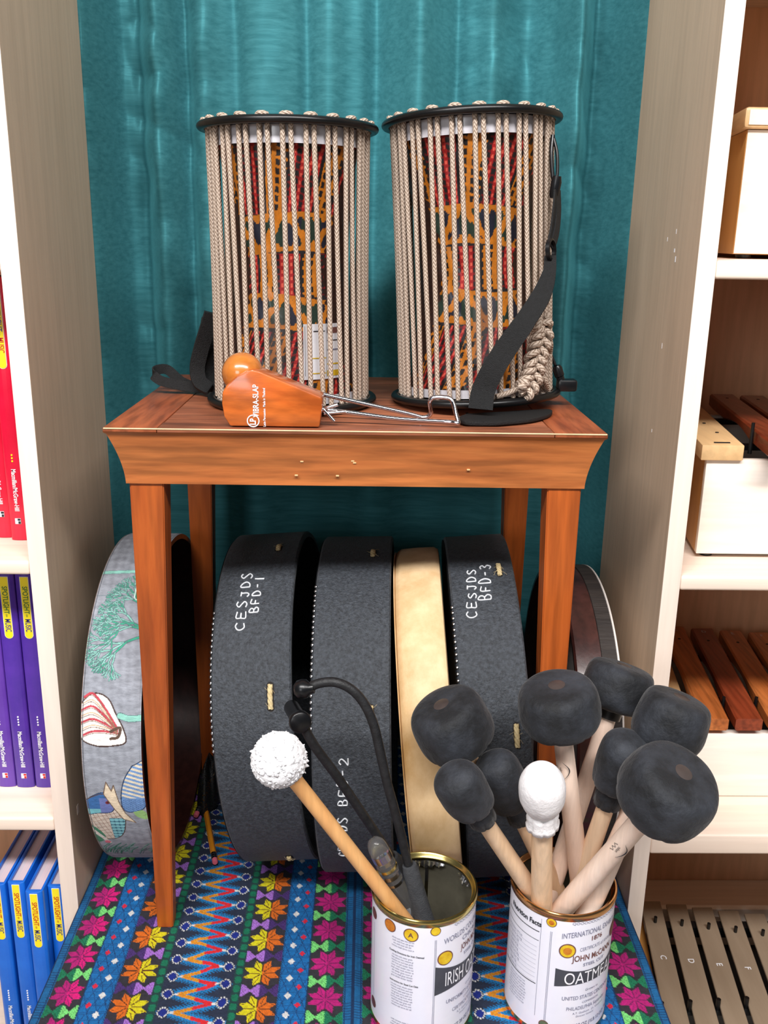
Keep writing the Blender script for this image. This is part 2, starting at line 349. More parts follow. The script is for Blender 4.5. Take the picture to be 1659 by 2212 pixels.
# teal curtain hanging in the gap
def curtain():
    def sm(a, b, x): t = np.clip((x-a)/(b-a), 0, 1); return t*t*(3-2*t)
    nx, nz = 340, 420
    def fn(U, V):
        x = -.3508+U*.7016; z = .004+V*1.55
        top = sm(.40, .62, z)
        wob = .010*np.sin(z*3.1+.6)+.006*np.sin(z*7.3)
        g = lambda c, w, a: a*np.exp(-((x-c-wob)/w)**2)
        y = .388-top*(.012*np.sin(x*23+.4)*.6)
        y = y-top*(g(-.262, .018, .040)+g(-.205, .018, .022)+g(-.120, .045, .034)+g(-.045, .020, .026)+g(.070, .024, .052)+g(.268, .016, .060)+g(.165, .018, .030))
        y = y+top*(g(-.295, .010, .020)+g(-.232, .009, .020)+g(.016, .014, .030)+g(-.165, .010, .010)+g(.122, .010, .018)+g(.215, .018, .024)+g(.302, .010, .020)+g(-.075, .008, .010))
        y = y-(1-top)*(.007*np.sin(x*38+1)+.004*np.sin(x*71))
        y = y+.010*sm(.295, .312, np.abs(x))-.080*sm(.314, .350, np.abs(x))
        out = np.stack([x, y, z], -1)
        for i in range(nx):
            for j in range(nz):
                X_, Z_ = x[i, j], z[i, j]
                a = noise.noise(Vector((X_*5+3, 0, Z_*3.2)))
                b = noise.noise(Vector((X_*16+Z_*9, 5, Z_*9-X_*7)))
                c = noise.noise(Vector((X_*34-Z_*12, 9, Z_*15)))
                k = .25+1.0*max(0, min(1, (X_-.08)/.06))+1.0*max(0, min(1, (-.17-X_)/.07))
                e = 1-.6*max(0, min(1, (abs(X_)-.29)/.03))
                out[i, j, 1] += e*top[i, j]*(.012*a+k*(-.012*abs(b)+.004*c))
        return out
    g = grid(nx, nz, fn)
    o = single('curtain', g, 'silk', 'teal silk curtain hanging behind the stool between the two bookcases', 'curtain', loc=(0, .38, .004), smooth=180)
    return o
curtain()

# ------------------------------------------------------------------ bookcases
BD = .40
def peg(x, y, z, parent):
    obj('shelf_pin', lathe([(0, .0035), (.006, .0035), (.007, .0025)], (x, y, z), (1 if x < .5 else -1, 0, 0), 14), 'chrome', parent)
def bookcase(side, shelves, th, label, groupz):
    s = side; xi, xo = s*W2, s*(W2+.019); xe = s*.80; xf = s*.819
    r = thing('bookcase', ((xi+xf)/2, BD/2, FLOOR), label, 'bookcase')
    X0, X1 = sorted((xi, xo)); obj('side_panel', box(X0, X1, .0012, BD-.14, FLOOR, 1.55), 'maple_z', r)
    X2, X3 = sorted((xe, xf)); obj('side_panel', box(X2, X3, .0012, BD, FLOOR, 1.55), 'maple_z', r)
    obj('edge_banding', box(X0, X1, 0, .0012, FLOOR, 1.55, .0003), 'maple_edge', r)
    obj('edge_banding', box(X2, X3, 0, .0012, FLOOR, 1.55, .0003), 'maple_edge', r)
    a, b = sorted((xo, xe))
    obj('back_panel', box(a, b, BD-.008, BD, FLOOR, 1.55), 'back_panel', r)
    X4, X5 = sorted((s*.3585, s*.3645)); obj('back_stile', box(X4, X5, BD-.14, BD, FLOOR, 1.55), 'back_panel', r)
    for (zt, zb) in shelves:
        obj('shelf', box(a, b, .001, BD-.008, zb, zt, .0035, 3), 'maple_x', r)
    obj('top_board', box(a, b, 0, BD, 1.53, 1.55), 'maple_x', r)
    obj('kick_board', box(a, b, .02, .036, FLOOR, -.279), 'maple_x', r)
    if s > 0: peg(xo, .012, shelves[0][1]-.005, r)
    return r
bookcase(-1, [(1.075, 1.058), (.758, .7405), (.440, .4242), (.1226, .1045), (-.262, -.280)], .017, 'pale maple bookcase filled with school music textbooks, left of the curtain', None)
bc = bookcase(1, [(1.09, 1.072), (.7628, .7447), (.431, .4138), (.104, .0765), (-.262, -.280)], .018, 'pale maple bookcase holding wooden bar instruments, right of the curtain', None)
# pale chips worn into the side panels
def chips(parent, pts, x, s, m='white'):
    for (y, z, w, h) in pts:
        obj('worn_chip', box(x-.0002, x+.0002, y-w, y+w, z-h, z+h), m, parent)
cp = []
for px, py, a, b in ((1461, 500, .0006, .0025), (1442, 517, .0006, .0022), (1457, 541, .0015, .002), (1459, 560, .0012, .003), (1430, 747, .0006, .003), (1408, 930, .0006, .0018)):
    q = at(px, py, 'x', W2); cp.append((q[1], q[2], a, b))
chips(bc, cp, W2, 1)
q = at(168, 1748, 'x', -W2)
lb = [o for o in bpy.data.objects if o.name.startswith('bookcase') and o.location.x < 0][0]
chips(lb, [(q[1], q[2], .003, .006)], -W2, -1, 'maple_edge')

# ------------------------------------------------------------------ bench under the cloth
bn = thing('bench', (0, 0, FLOOR), 'low wooden bench hidden under the embroidered cloth, between the bookcases', 'bench')
obj('bench_top', box(-.3310, .3310, -.42, .376, -.03, -.003, .003), 'bench', bn)
for sx in (-1, 1):
    obj('bench_side', box(*(sorted((sx*.325, sx*.303))), -.40, .34, FLOOR, -.03), 'bench', bn)
obj('bench_panel', box(-.303, .303, -.395, -.375, FLOOR, -.03), 'bench', bn)

# ------------------------------------------------------------------ embroidered cloth
def paint_cloth(U, V):
    "U across (metres from -W2), V along depth; returns linear rgb of the woven pattern"
    H = U.shape; col = np.zeros(H+(3,)); P = .0505
    c = lambda *a: np.array(lin(*a)[:3])
    dark = c(46, 44, 52); col[:] = dark
    pu = np.where(U < W2, U, U-W2); right = U >= W2
    mir = pu/(.3325)  # 0..1 in each panel
    def put(mask, rgb): col[mask] = rgb
    jag = .00025*np.sign(np.sin(V*2*PI/.0018))
    x = pu+jag
    hem = (x < .010) | (x > .3225)
    put(hem, c(18, 96, 150)); put(hem & (np.abs(np.mod(V, .0035)-.00175) > .0014), c(10, 60, 104)); put(hem & ((np.abs(x-.0085) < .0007) | (np.abs(x-.324) < .0007)), c(10, 50, 90))
    put(pu < .0015, c(8, 44, 84)); put(pu > .331, c(8, 44, 84))
    def star_col(x0, x1, cl, cr_, bl, br, ph, linecol):
        w = x1-x0; u = x-(x0+x1)/2; v = np.mod(V+ph, P)-P/2; ins = (x >= x0) & (x < x1)
        # bow-ties between the stars
        vb = np.mod(V+ph+P/2, P)-P/2
        tri = (np.abs(vb) < .0012+.0085*np.abs(u)/(w/2)) & ins
        put(ins & (np.abs(vb) < .0070), dark*.8)
        tri2 = ins & (np.abs(vb) < .0098) & (np.abs(vb)/.0098 < np.abs(np.abs(u)-w/4)/(w/4)*1.05+.10)
        put(tri2 & (u < 0), bl); put(tri2 & (u >= 0), br)
        ln = tri2 & (np.mod((np.abs(u)*1.3+np.abs(vb)), .004) < .0007); col[ln] *= .45
        # eight-petalled stars
        sx = w*.52; sy = .0190; xx = u/sx; yy = v/sy; r = np.hypot(xx, yy); th = np.arctan2(yy, xx)
        a = np.abs(np.mod(th, PI/4)-PI/8)   # 0 at petal tip, pi/8 at valley
        a_t = a; px_, py_ = r*np.cos(a_t), r*np.sin(a_t)
        T = np.array([1.06, 0.]); Vv = .62*np.array([math.cos(PI/8), math.sin(PI/8)])
        cr = (Vv[0]-T[0])*(py_-T[1])-(Vv[1]-T[1])*(px_-T[0])
        inside = ins & (cr > 0)
        put(ins & (np.abs(v) < sy*1.05) & ~inside & (np.abs(vb) > .0085), dark)
        put(inside & (u < 0), cl); put(inside & (u >= 0), cr_)
        put(inside & (a > PI/8-.035/np.maximum(r, .15)) & (r > .12), linecol)
        put(inside & (np.abs(a) < .02/np.maximum(r, .2)) & (r > .4) & (np.abs(yy) > .3), linecol*1.3)
    mag, pink = c(176, 22, 112), c(232, 20, 120); lg, dg = c(120, 222, 120), c(18, 118, 82)
    ora, yel = c(244, 104, 24), c(252, 202, 22); lp, dp = c(166, 112, 206), c(70, 44, 110)
    # panel layout is mirrored about its centre
    for (x0, x1, cl, cr_, bl, br, ph, lc) in ((.010, .0445, mag, pink, dg, lg, .012, c(110, 16, 84)), (.0765, .117, ora, yel, dp, lp, .030, c(90, 46, 20)),
                                   (.2115, .252, yel, ora, lp, dp, .0337, c(90, 46, 20)), (.284, .3225, mag*1.15, mag, lg, dg, .020, c(110, 16, 84))):
        star_col(x0, x1, cl, cr_, bl, br, ph, lc)
    for (x0, x1, sd) in ((.0445, .0765, 1), (.252, .284, -1)):
        ins = (x >= x0) & (x < x1); u = x-(x0+x1)/2; q = P/2
        put(ins, c(14, 104, 170))
        d1 = np.abs(np.mod(V/q+u/.0105, 1)-.5); d2 = np.abs(np.mod(V/q-u/.0105, 1)-.5)
        put(ins & ((d1 > .455) | (d2 > .455)), c(12, 58, 110))
        put(ins & (np.mod(V, .0026) < .0005), c(10, 80, 140))
        vv = np.mod(V+.004, q)-q/2; put(ins & (np.abs(u-.0052*sd)/.0040+np.abs(vv)/.0050 < 1), c(236, 240, 248))
        vv = np.mod(V+.004+q/2, q)-q/2; put(ins & (np.abs(u+.0060*sd)/.0034+np.abs(vv)/.0042 < 1), c(206, 34, 62))
        put(ins & (np.abs(np.abs(u)-.0152) < .0006), c(12, 50, 90))
    for (x0, x1) in ((.117, .1265), (.202, .2115)):
        ins = (x >= x0) & (x < x1); u = (x-(x0+x1)/2); q = P/4; vv = np.mod(V, q)-q/2
        put(ins, c(24, 60, 60)); put(ins & ((np.abs(u)/.0036)**3+(np.abs(vv)/.0048)**3 < 1), c(10, 110, 80))
    x0, x1 = .1265, .202; ins = (x >= x0) & (x < x1); u = x-(x0+x1)/2; q = P/2
    tw = np.abs(np.mod(V/q, 1)-.5)*4-1            # triangle wave -1..1
    xc = tw*.0185; d = u-xc
    put(ins, c(34, 44, 66))
    ad = np.abs(d); sg = np.sign(d)
    put(ins & (ad < .0172), c(22, 126, 190)); put(ins & (ad > .0118) & (ad < .0126), c(28, 70, 110)); put(ins & (ad > .0190) & (ad < .0222), c(20, 112, 172)); put(ins & (ad > .0245) & (ad < .0265), c(24, 100, 156))
    z_ = ins & (ad < .0072)
    put(z_, c(252, 132, 30)); put(z_ & (u > -.0005), c(218, 36, 46)); put(z_ & (np.abs(ad-.0040) < .0008) & (u < 0), c(250, 170, 60))
    put(ins & (np.abs(u-.0220) < .0032) & (np.abs(tw-1) < .24), c(232, 236, 244))
    put(ins & (np.abs(u+.0220) < .0032) & (np.abs(tw+1) < .24), c(232, 236, 244))
    for sd, ph in ((1, .5), (-1, 0.)):
        vv = (np.mod(V/q+ph, 1)-.5)*q; rr = np.hypot((u-sd*.0300)/.0056, vv/.0068); rr = np.maximum(rr, (np.abs(u-sd*.0300)/.0056+np.abs(vv)/.0068)*.78)
        put(ins & (rr < 1.22), c(34, 44, 66)); ang = np.arctan2(vv, (u-sd*.030))
        put(ins & (rr < 1.12) & (rr > .80) & (np.mod(ang*13/(2*PI), 1) > .38), c(224, 232, 244)); put(ins & (rr < .78), c(20, 40, 130))
    ry = (PI*2/.00165)
    sh = .90+.10*np.sin(V*ry)*np.cos(U*2*PI/.0021)
    return np.clip(col*1.42, 0, .95)*sh[..., None]
def cloth():
    nu, nv = 760, 900; x0, y0, y1 = -W2+.0008, -.43, .374
    def surf(U, V):
        "flat on the bench, then hanging over its front edge"
        x = x0+U*(2*W2-.0016); s = V*1.02; y = y1-s  # arc length from the back
        R = .012; L = y1-y0; over = np.clip(s-L, 0, None); a = np.clip(over/R, 0, PI/2)
        yy = np.where(s < L, y, y0-R*np.sin(a)); drop = np.where(s < L, 0, R*(1-np.cos(a)))+np.clip(over-R*PI/2, 0, None)
        z = .0-drop
        w = .0012*np.sin(x*31+y*17)*np.sin(y*23+x*9)+.0007*np.sin(x*90+y*40)
        z = z+np.where(s < L, np.maximum(w, -.001), 0)
        ridge = .0022*np.exp(-((x-.0025)/.004)**2)+.0012*np.exp(-((x-.010)/.003)**2)
        z = z+np.where(s < L, ridge, 0)
        z = z+np.where((y > .13) & (x < -.10), .001*np.sin(x*60+y*50), 0)
        fold = .0014*np.exp(-(((x+.20)*.9+(y+.012)*.45)/.006)**2); z = z+np.where(s < L, fold, 0)
        return np.stack([x, yy, z], -1)
    U, V = np.meshgrid(np.linspace(0, 1, nu), np.linspace(0, 1, nv), indexing='ij')
    g = grid(nu, nv, surf); c3 = paint_cloth(U*(2*W2), y1-V*1.02+.5)
    c4 = np.concatenate([c3.reshape(-1, 3), np.ones((nu*nv, 1))], 1)
    single('embroidered_cloth', g, 'painted', 'multicoloured embroidered cloth with star and zigzag bands covering the bench', 'cloth', loc=(0, 0, 0), smooth=180, col=c4)
cloth()

# ------------------------------------------------------------------ wooden stool
SX, SY0, SHW, SDEP, SZ = -.0018, -.0531, .2472, .3648, .5976
def stool():
    r = thing('stool', (SX, SY0+SDEP/2, .0), 'square cherry-wood side table with flared apron, standing on the embroidered cloth', 'side table')
    yb = SY0+SDEP
    prof = [(.0004, -.0042), (.0018, -.0056), (.0030, -.0064)]
    for i in range(1, 13):
        t = i/12; prof.append((.0030+.0130*(1-(1-t)**1.7), -.0064-.0533*t))
    def ring(off, z, iny=0): return [(SX-SHW+off, SY0+off, z), (SX+SHW-off, SY0+off, z), (SX+SHW-off, yb-off, z), (SX-SHW+off, yb-off, z)]
    for k, nm in enumerate(('front', 'right', 'back', 'left')):
        V, Fc = [], []
        for off, dz in prof:
            q = ring(off, SZ+dz); V += [q[k], q[(k+1) % 4]]
        n = len(prof)
        inn = ring(prof[-1][0]+.016, SZ+prof[-1][1]); V += [inn[k], inn[(k+1) % 4]]
        inn2 = ring(prof[-1][0]+.016, SZ-.006); V += [inn2[k], inn2[(k+1) % 4]]
        for i in range(n+1): Fc.append((2*i, 2*i+1, 2*i+3, 2*i+2))
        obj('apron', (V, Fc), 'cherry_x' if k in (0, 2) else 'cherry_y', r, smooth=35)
    # top: frame of four mitred boards round an inset panel
    fw = .052; T = SZ
    def board(poly, m, z1=T, z0=T-.0042): return obj('top_board', prism([(x, y, z0) for x, y in poly], (0, 0, z1-z0), .0006), m, r, smooth=30)
    o0 = .0006; xl, xr, yf, yk = SX-SHW+o0, SX+SHW-o0, SY0+o0, yb-o0
    g_ = .0005
    board([(xl, yf), (xl+fw, yf), (xl+fw, yk), (xl, yk)], 'cherry_y')
    board([(xr-fw, yf), (xr, yf), (xr, yk), (xr-fw, yk)], 'cherry_y')
    xa, xb = xl+fw+g_, xr-fw-g_
    board([(xa, yf), (xb, yf), (xb, yf+.030), (xa, yf+.030)], 'cherry_top')
    board([(xa, yk-fw), (xb, yk-fw), (xb, yk), (xa, yk)], 'cherry_top')
    board([(xa, yf+.0305), (xb, yf+.0305), (xb, yk-fw-.0005), (xa, yk-fw-.0005)], 'cherry_top', T-.0008)
    obj('pale_edge', tube([(xl+.001, SY0+.0006, SZ-.0006), (xr-.001, SY0+.0006, SZ-.0006)], .0008, 6), 'rail', r)  # thin strip, paler than the boards, along the front top edge
    zt = SZ-.058
    for sx in (-1, 1):
        for sy in (0, 1):
            xo = SX+sx*(SHW-.0186); yo = SY0+.0186 if sy == 0 else yb-.0186; d = 1 if sy == 0 else -1
            w1, w0 = .0345, .0185; V = []
            for z, w in ((0.0008, w0), (.02, w0+.0006), (zt, w1)):
                V += [(xo, yo, z), (xo-sx*w, yo, z), (xo-sx*w, yo+d*w, z), (xo, yo+d*w, z)]
            Fc = [(0, 1, 2, 3), (8, 9, 10, 11)]+[(a*4+i, a*4+(i+1) % 4, a*4+4+(i+1) % 4, a*4+4+i) for a in (0, 1) for i in range(4)]
            bm = bmesh.new(); vs_ = [bm.verts.new(p) for p in V]; [bm.faces.new([vs_[i] for i in f]) for f in Fc]
            bmesh.ops.recalc_face_normals(bm, faces=bm.faces[:]); bmesh.ops.bevel(bm, geom=[e for e in bm.edges if abs(e.verts[0].co.z-e.verts[1].co.z) > .01], offset=.0012, segments=2, affect='EDGES')
            bm.verts.index_update(); g = (np.array([v.co[:] for v in bm.verts]), [tuple(v.index for v in f.verts) for f in bm.faces]); bm.free()
            obj('leg', g, 'cherry_z', r, smooth=30)
    # small nicks in the apron
    for px, py in ((652, 997), (766, 1000), (729, 1028), (762, 996), (1012, 1015), (640, 1027)):
        q = at(px, py, 'y', SY0+.012); obj('worn_nick', box(q[0]-.0016, q[0]+.0016, q[1]-.0004, q[1]+.0016, q[2]-.0007, q[2]+.0007, .0003), 'rail', r)
    return r
stool()

# ------------------------------------------------------------------ textbooks
def rounded_tab(x0, x1, z0, z1, y, th=.0003):
    "label strip, square at the top and round at the bottom"
    r = (x1-x0)/2; cx = (x0+x1)/2
    pts = [(x1, y, z1), (x0, y, z1)]+[(cx-r*math.cos(a), y, z0+r-r*math.sin(a)) for a in np.linspace(0, PI, 14)]
    return prism(pts, (0, -th, 0))
def book(x, w, z, h, y, depth, cover, label, group, inkA, inkB, dots, dotm, tab_z, tabL=.076, logo='red_ink', tilt=0., pub=True, lowtext=.105):
    "upright hardback: x = right edge of spine, spine facing the viewer at y"
    r = thing('textbook', (x-w/2, y+depth/2, z), label, 'book', group)
    th = .0028; x0, x1 = x-w, x
    # case: two boards and a slightly rounded spine, one continuous shell
    n = 8; out = [(x0, y+depth)]+[(x0, y+.003)]+[(x0+w*(.5-.5*math.cos(a)), y+.003-.003*math.sin(a)) for a in np.linspace(0, PI, n)][1:-1]+[(x1, y+.003), (x1, y+depth)]
    inn = [(x1-th, y+depth), (x1-th, y+.006)]+[(x0+th, y+.006), (x0+th, y+depth)]
    poly = [(a, b, z) for a, b in out+inn]
    obj('cover', prism(poly, (0, 0, h), .0004), cover, r, smooth=45)
    obj('page_block', box(x0+th+.0002, x1-th-.0002, y+.0065, y+depth-.006, z+.003, z+h-.0035), 'pages', r)
    cx = (x0+x1)/2; tw = w*.40; ys = y-.0003
    if tab_z > 0:
        zt = z+tab_z
        lab = obj('title_tab', rounded_tab(cx-tw/2-.0006, cx+tw/2+.0006, zt-tabL-.0006, zt, ys+.0004), 'white', r, smooth=30)
        obj('tab_print', rounded_tab(cx-tw/2, cx+tw/2, zt-tabL, zt-.0004, ys), 'yellow', lab, smooth=30)
        f = lambda zc: (lambda u, v: (cx+v, ys-.0006, zc-u))
        obj('title_lettering', text_geo('SPOTLIGHT', .0082, f(zt-.0285), sx=.80, bold=.0002), inkA, lab, smooth=0)
        obj('title_lettering', text_geo('on', .0042, f(zt-.0478), sx=.8), inkA, lab, smooth=0)
        obj('title_lettering', text_geo('MUSIC', .0092, f(zt-.0600), sx=.62, bold=.0002), inkB, lab, smooth=0)
    if dots:
        for k in range(dots):
            obj('grade_dot', lathe([(0, .0011), (.0004, .0010)], (cx, ys+.0002, z+lowtext-.0035*k), (0, -1, 0), 12), dotm, r)
    if pub:
        zc = z+lowtext-.0035*dots-.030
        obj('publisher_lettering', text_geo('Macmillan/McGraw-Hill', .0072, lambda u, v: (cx+v, ys-.0001, zc-u), sx=.72, bold=.00035), 'white', r, smooth=0)
        lg = obj('publisher_mark', box(cx-.0032, cx+.0032, ys-.0004, ys+.0003, zc-.0395, zc-.033), 'white', r)
        obj('mark_print', box(cx-.0002, cx+.0030, ys-.0007, ys-.0003, zc-.0355, zc-.0332), logo, lg)
        obj('mark_print', box(cx+.0004, cx+.0030, ys-.0007, ys-.0003, zc-.0392, zc-.0364), logo, lg)
    return r
def z_of(px, py, y): return at(px, py, 'y', y)[2]
zr = .4405
book(-.3759, .0205, zr, .292, .0711, .215, 'bookcover_red', 'red textbook standing right against the side panel on the upper shelf', 'red textbooks on the upper shelf', 'navy_ink', 'red_ink', 3, 'yellow', z_of(7, 622, .0711)-zr, .085, logo='black_ink', lowtext=z_of(28, 983, .0711)-zr)
book(-.3975, .0205, zr, .288, .080, .215, 'bookcover_red', 'red textbook set slightly back, left of the other red one', 'red textbooks on the upper shelf', 'navy_ink', 'red_ink', 3, 'yellow', .285, .085, logo='black_ink')
zp = .1230
for i, (x, y, lab) in enumerate(((-.3722, .0630, 'purple textbook standing right against the side panel on the middle shelf'), (-.3954, .0630, 'purple textbook between two other purple ones on the middle shelf'), (-.4185, .0640, 'leftmost and more violet of the three purple textbooks'))):
    book(x, .0222, zp, .280, y, .21, ('bookcover_purple', 'bookcover_purple', 'bookcover_violet')[i], lab, 'purple textbooks on the middle shelf', 'green_ink', 'navy_ink', 4, 'white', .276, .0765, lowtext=z_of(83, 1549, .063)-zp)
zb = -.2615
for i, (xr, y, zt, lab) in enumerate(((at(137, 1914, 'y', .020)[0], .020, z_of(115, 1916, .020), 'bright blue textbook closest to the side panel on the bottom shelf'),
        (at(90, 1928, 'y', .006)[0], .006, z_of(70, 1928, .006), 'bright blue textbook sticking out farthest on the bottom shelf'),
        (at(51, 1908, 'y', .021)[0], .021, z_of(30, 1908, .021), 'bright blue textbook just left of the one sticking out'),
        (at(9, 1912, 'y', .022)[0], .022, z_of(5, 1912, .022), 'bright blue textbook at the left end, cut by the picture edge'))):
    h = zt-zb; lt = z_of(20, 2140, y)-zb
    book(xr, .0205, zb, h, y, .21, 'bookcover_blue', lab, 'blue textbooks on the bottom shelf', 'red_ink', 'navy_ink', 5, 'white', h-.002, .0775, lowtext=lt)

# ------------------------------------------------------------------ barred instruments on the right bookcase
SH = .149   # the instruments' ends and bars run slanted towards the back
def sk(x, y, y0): return x+SH*(y-y0)
def skbox(x0, x1, y0, y1, z0, z1, ref, bev=0.):
    P = [(sk(x0, y0, ref), y0, z0), (sk(x1, y0, ref), y0, z0), (sk(x1, y1, ref), y1, z0), (sk(x0, y1, ref), y1, z0)]
    return prism(P, (0, 0, z1-z0), bev)
def foot(x, y, z, h, p): obj('rubber_foot', lathe([(0, .0075), (h-.001, .0085), (h, .0085)], (x, y, z), (0, 0, 1), 20), 'rubber', p)
def bar_geo(x0, y0, x1, y1, w, z, th, arch=0., bev=.0022):
    "bar from (x0, y0) front to (x1, y1) back, w wide along x, undercut if arch"
    n = 18; V = []; Fc = []
    prof = [(-w/2+bev, 0), (-w/2, -bev), (-w/2, -th+bev), (-w/2+bev, -th), (w/2-bev, -th), (w/2, -th+bev), (w/2, -bev), (w/2-bev, 0)]
    m_ = len(prof)
    for i in range(n+1):
        t = i/n; e = min(t, 1-t)*abs(y1-y0); rnd = math.sqrt(max(0, 1-(1-min(e/.004, 1))**2))*.5+.5
        u = arch*max(0, math.sin(PI*np.clip((t-.28)/.44, 0, 1)))
        for a, b in prof:
            bb = b if b > -th/2 else b+u
            V.append((x0+(x1-x0)*t+a, y0+(y1-y0)*t, z+bb*(1 if e > .004 else (.86+.14*rnd))))
    for i in range(n):
        for j in range(m_): Fc.append((i*m_+j, i*m_+(j+1) % m_, (i+1)*m_+(j+1) % m_, (i+1)*m_+j))
    Fc += [tuple(range(m_))[::-1], tuple(n*m_+j for j in range(m_))]
    return np.array(V), Fc
def inst(name, label, cat_, x0, yf, zs, z_box0, z_box1, yb, xr, shelf_z):
    r = thing(name, ((x0+xr)/2, (yf+yb)/2, shelf_z), label, cat_); t = .010
    obj('front_panel', skbox(x0, xr, yf, yf+t, z_box0, z_box1, yf, .0008), 'box_face', r)
    obj('back_rail', skbox(x0, xr, yb-t, yb, z_box0, z_box1, yf, .0008), 'box_face', r)
    obj('end_panel', skbox(x0, x0+t, yf+t, yb-t, z_box0, z_box1, yf), 'box_side', r)
    obj('end_panel', skbox(xr-t, xr, yf+t, yb-t, z_box0, z_box1, yf), 'box_side', r)
    obj('base_board', skbox(x0+t, xr-t, yf+t, yb-t, z_box0, z_box0+.006, yf), 'interior', r)
    for fx in (x0+.014, xr-.02):
        for fy in (yf+.014, yb-.02): foot(sk(fx, fy, yf), fy, shelf_z, z_box0-shelf_z, r)
    return r
# big closed box on the top shelf
b1 = at(1582, 556, 'z', .7690); yf = .10; q0 = at(1582, 553, 'y', yf); q1 = at(1622, 280, 'y', yf); q2 = at(1620, 232, 'y', yf)
r = thing('bass_bar_box', (.60, yf+.13, .7632), 'tall pale wooden resonator box with rounded lid on the top right shelf', 'instrument')
obj('body', skbox(q0[0], .735, yf, .345, .7632+.0045, q1[2], yf, .0006), 'box_side', r)
obj('front_face', skbox(q0[0]+.0008, .7345, yf-.0012, yf, .7635+.0050, q1[2]-.0004, yf), 'box_face', r)
lidz = z_of(1630, 268, yf-.006)
obj('lid', skbox(q0[0]-.006, .742, yf-.008, .352, q1[2]+.0005, q2[2], yf, .004), 'rail', r)
obj('lid_front', skbox(q0[0]-.001, .740, yf-.0086, yf-.0078, q1[2]+.004, q2[2]-.003, yf), 'box_face', r)
for fx, fy in ((q0[0]+.018, yf+.016), (.71, yf+.016), (q0[0]+.05, .32), (.73, .32)): foot(fx, fy, .7632, .0045, r)

# rosewood xylophone on the second shelf
yf = .0617; zs = .4312
r = inst('xylophone', 'wooden xylophone with dark rosewood bars on the shelf above the other xylophone', 'xylophone', .3879, yf, zs, zs+.005, .5470, .345, .745, zs)
obj('end_block', skbox(.3800, .4272, yf-.005, .35, .5472, z_of(1560, 962, yf-.005), yf, .0012), 'rail', r)
EB = skbox(.3800, .4272, yf-.005, .35, .5472, .5650, yf)
for px, py in ((1549, 933), (1521, 913)):
    q = at(px, py, 'z', .5656); obj('screw_hole', lathe([(0, .0022), (.0004, .002)], (q[0], q[1], .5650), (0, 0, 1), 14), 'interior', r)
q = at(1560, 955, 'z', .5656); obj('slot', skbox(q[0]-.009, q[0]+.009, q[1]-.0016, q[1]+.0016, .5648, .5655, q[1]), 'interior', r)
obj('felt_rail', skbox(.43, .738, yf+.05, yf+.062, .547, .553, yf), 'rubber', r)
obj('felt_rail', skbox(.43, .738, .27, .282, .547, .553, yf), 'rubber', r)
for k in range(8):
    if k > 6: break
    x0 = .4415+.0415*k; y1 = .352-.008*k; y0 = .020+.004*k
    xb = x0+SH*(y1-y0)
    b = obj('bar', bar_geo(x0+.0167, y0, xb+.0167, y1, .034, .5745, .018, .007), 'rose2', r, smooth=35)
    for t in (.90, .22):
        xx = x0+.0167+(xb-x0)*t; yy = y0+(y1-y0)*t
        obj('drill_hole', lathe([(0, .0022), (.0005, .0021)], (xx, yy, .5743), (0, 0, 1), 12), 'interior', b)
    if k < 7: obj('bar_pin', tube([(x0-.003+SH*.07, y0+.075, .547), (x0-.003+SH*.07, y0+.075, .583)], [.0024, .0020], 10), 'rubber', r)

# xylophone on the third shelf
yf = .080; zs = .1045
r = inst('xylophone', 'wooden xylophone with orange-brown rosewood bars on the shelf behind the big black mallets', 'xylophone', .3985, yf, zs, zs+.0008, .1945, .345, .745, zs)
obj('end_block', skbox(.3925, .4180, yf+.006, .345, .1947, .2040, yf, .001), 'rail', r)
NOTE = 'CDEFGABC'
for k in range(8):
    if k > 6: break
    x0 = .4245+.0421*k; y1 = .357-.0065*k; y0 = .0742
    dx = .130*(y1-y0)
    b = obj('bar', bar_geo(x0+.0168, y0, x0+dx+.0168, y1, .0335, .2180, .0175, .007), 'rose1' if k % 3 != 1 else 'rose2', r, smooth=35)
    xx, yy = x0+.0168+dx*.955, y0+(y1-y0)*.955
    obj('note_letter', text_geo(NOTE[k], .010, lambda u, v: (xx+u, yy+v, .2183)), 'collar_plastic', b, smooth=0)
    for t in (.84,):
        xx2 = x0+.0168+dx*t; yy2 = y0+(y1-y0)*t
        obj('drill_hole', lathe([(0, .0022), (.0005, .0021)], (xx2, yy2, .2178), (0, 0, 1), 12), 'interior', b)
    obj('bar_pin', tube([(x0-.0040+.130*.052, y0+.052, .1947), (x0-.0040+.130*.052, y0+.050, .2215)], [.0026, .0022], 10), 'rubber', r)
obj('felt_rail', skbox(.405, .735, yf+.045, yf+.055, .1947, .2000, yf), 'rubber', r)
obj('felt_rail', skbox(.405, .735, .285, .295, .1947, .2000, yf), 'rubber', r)

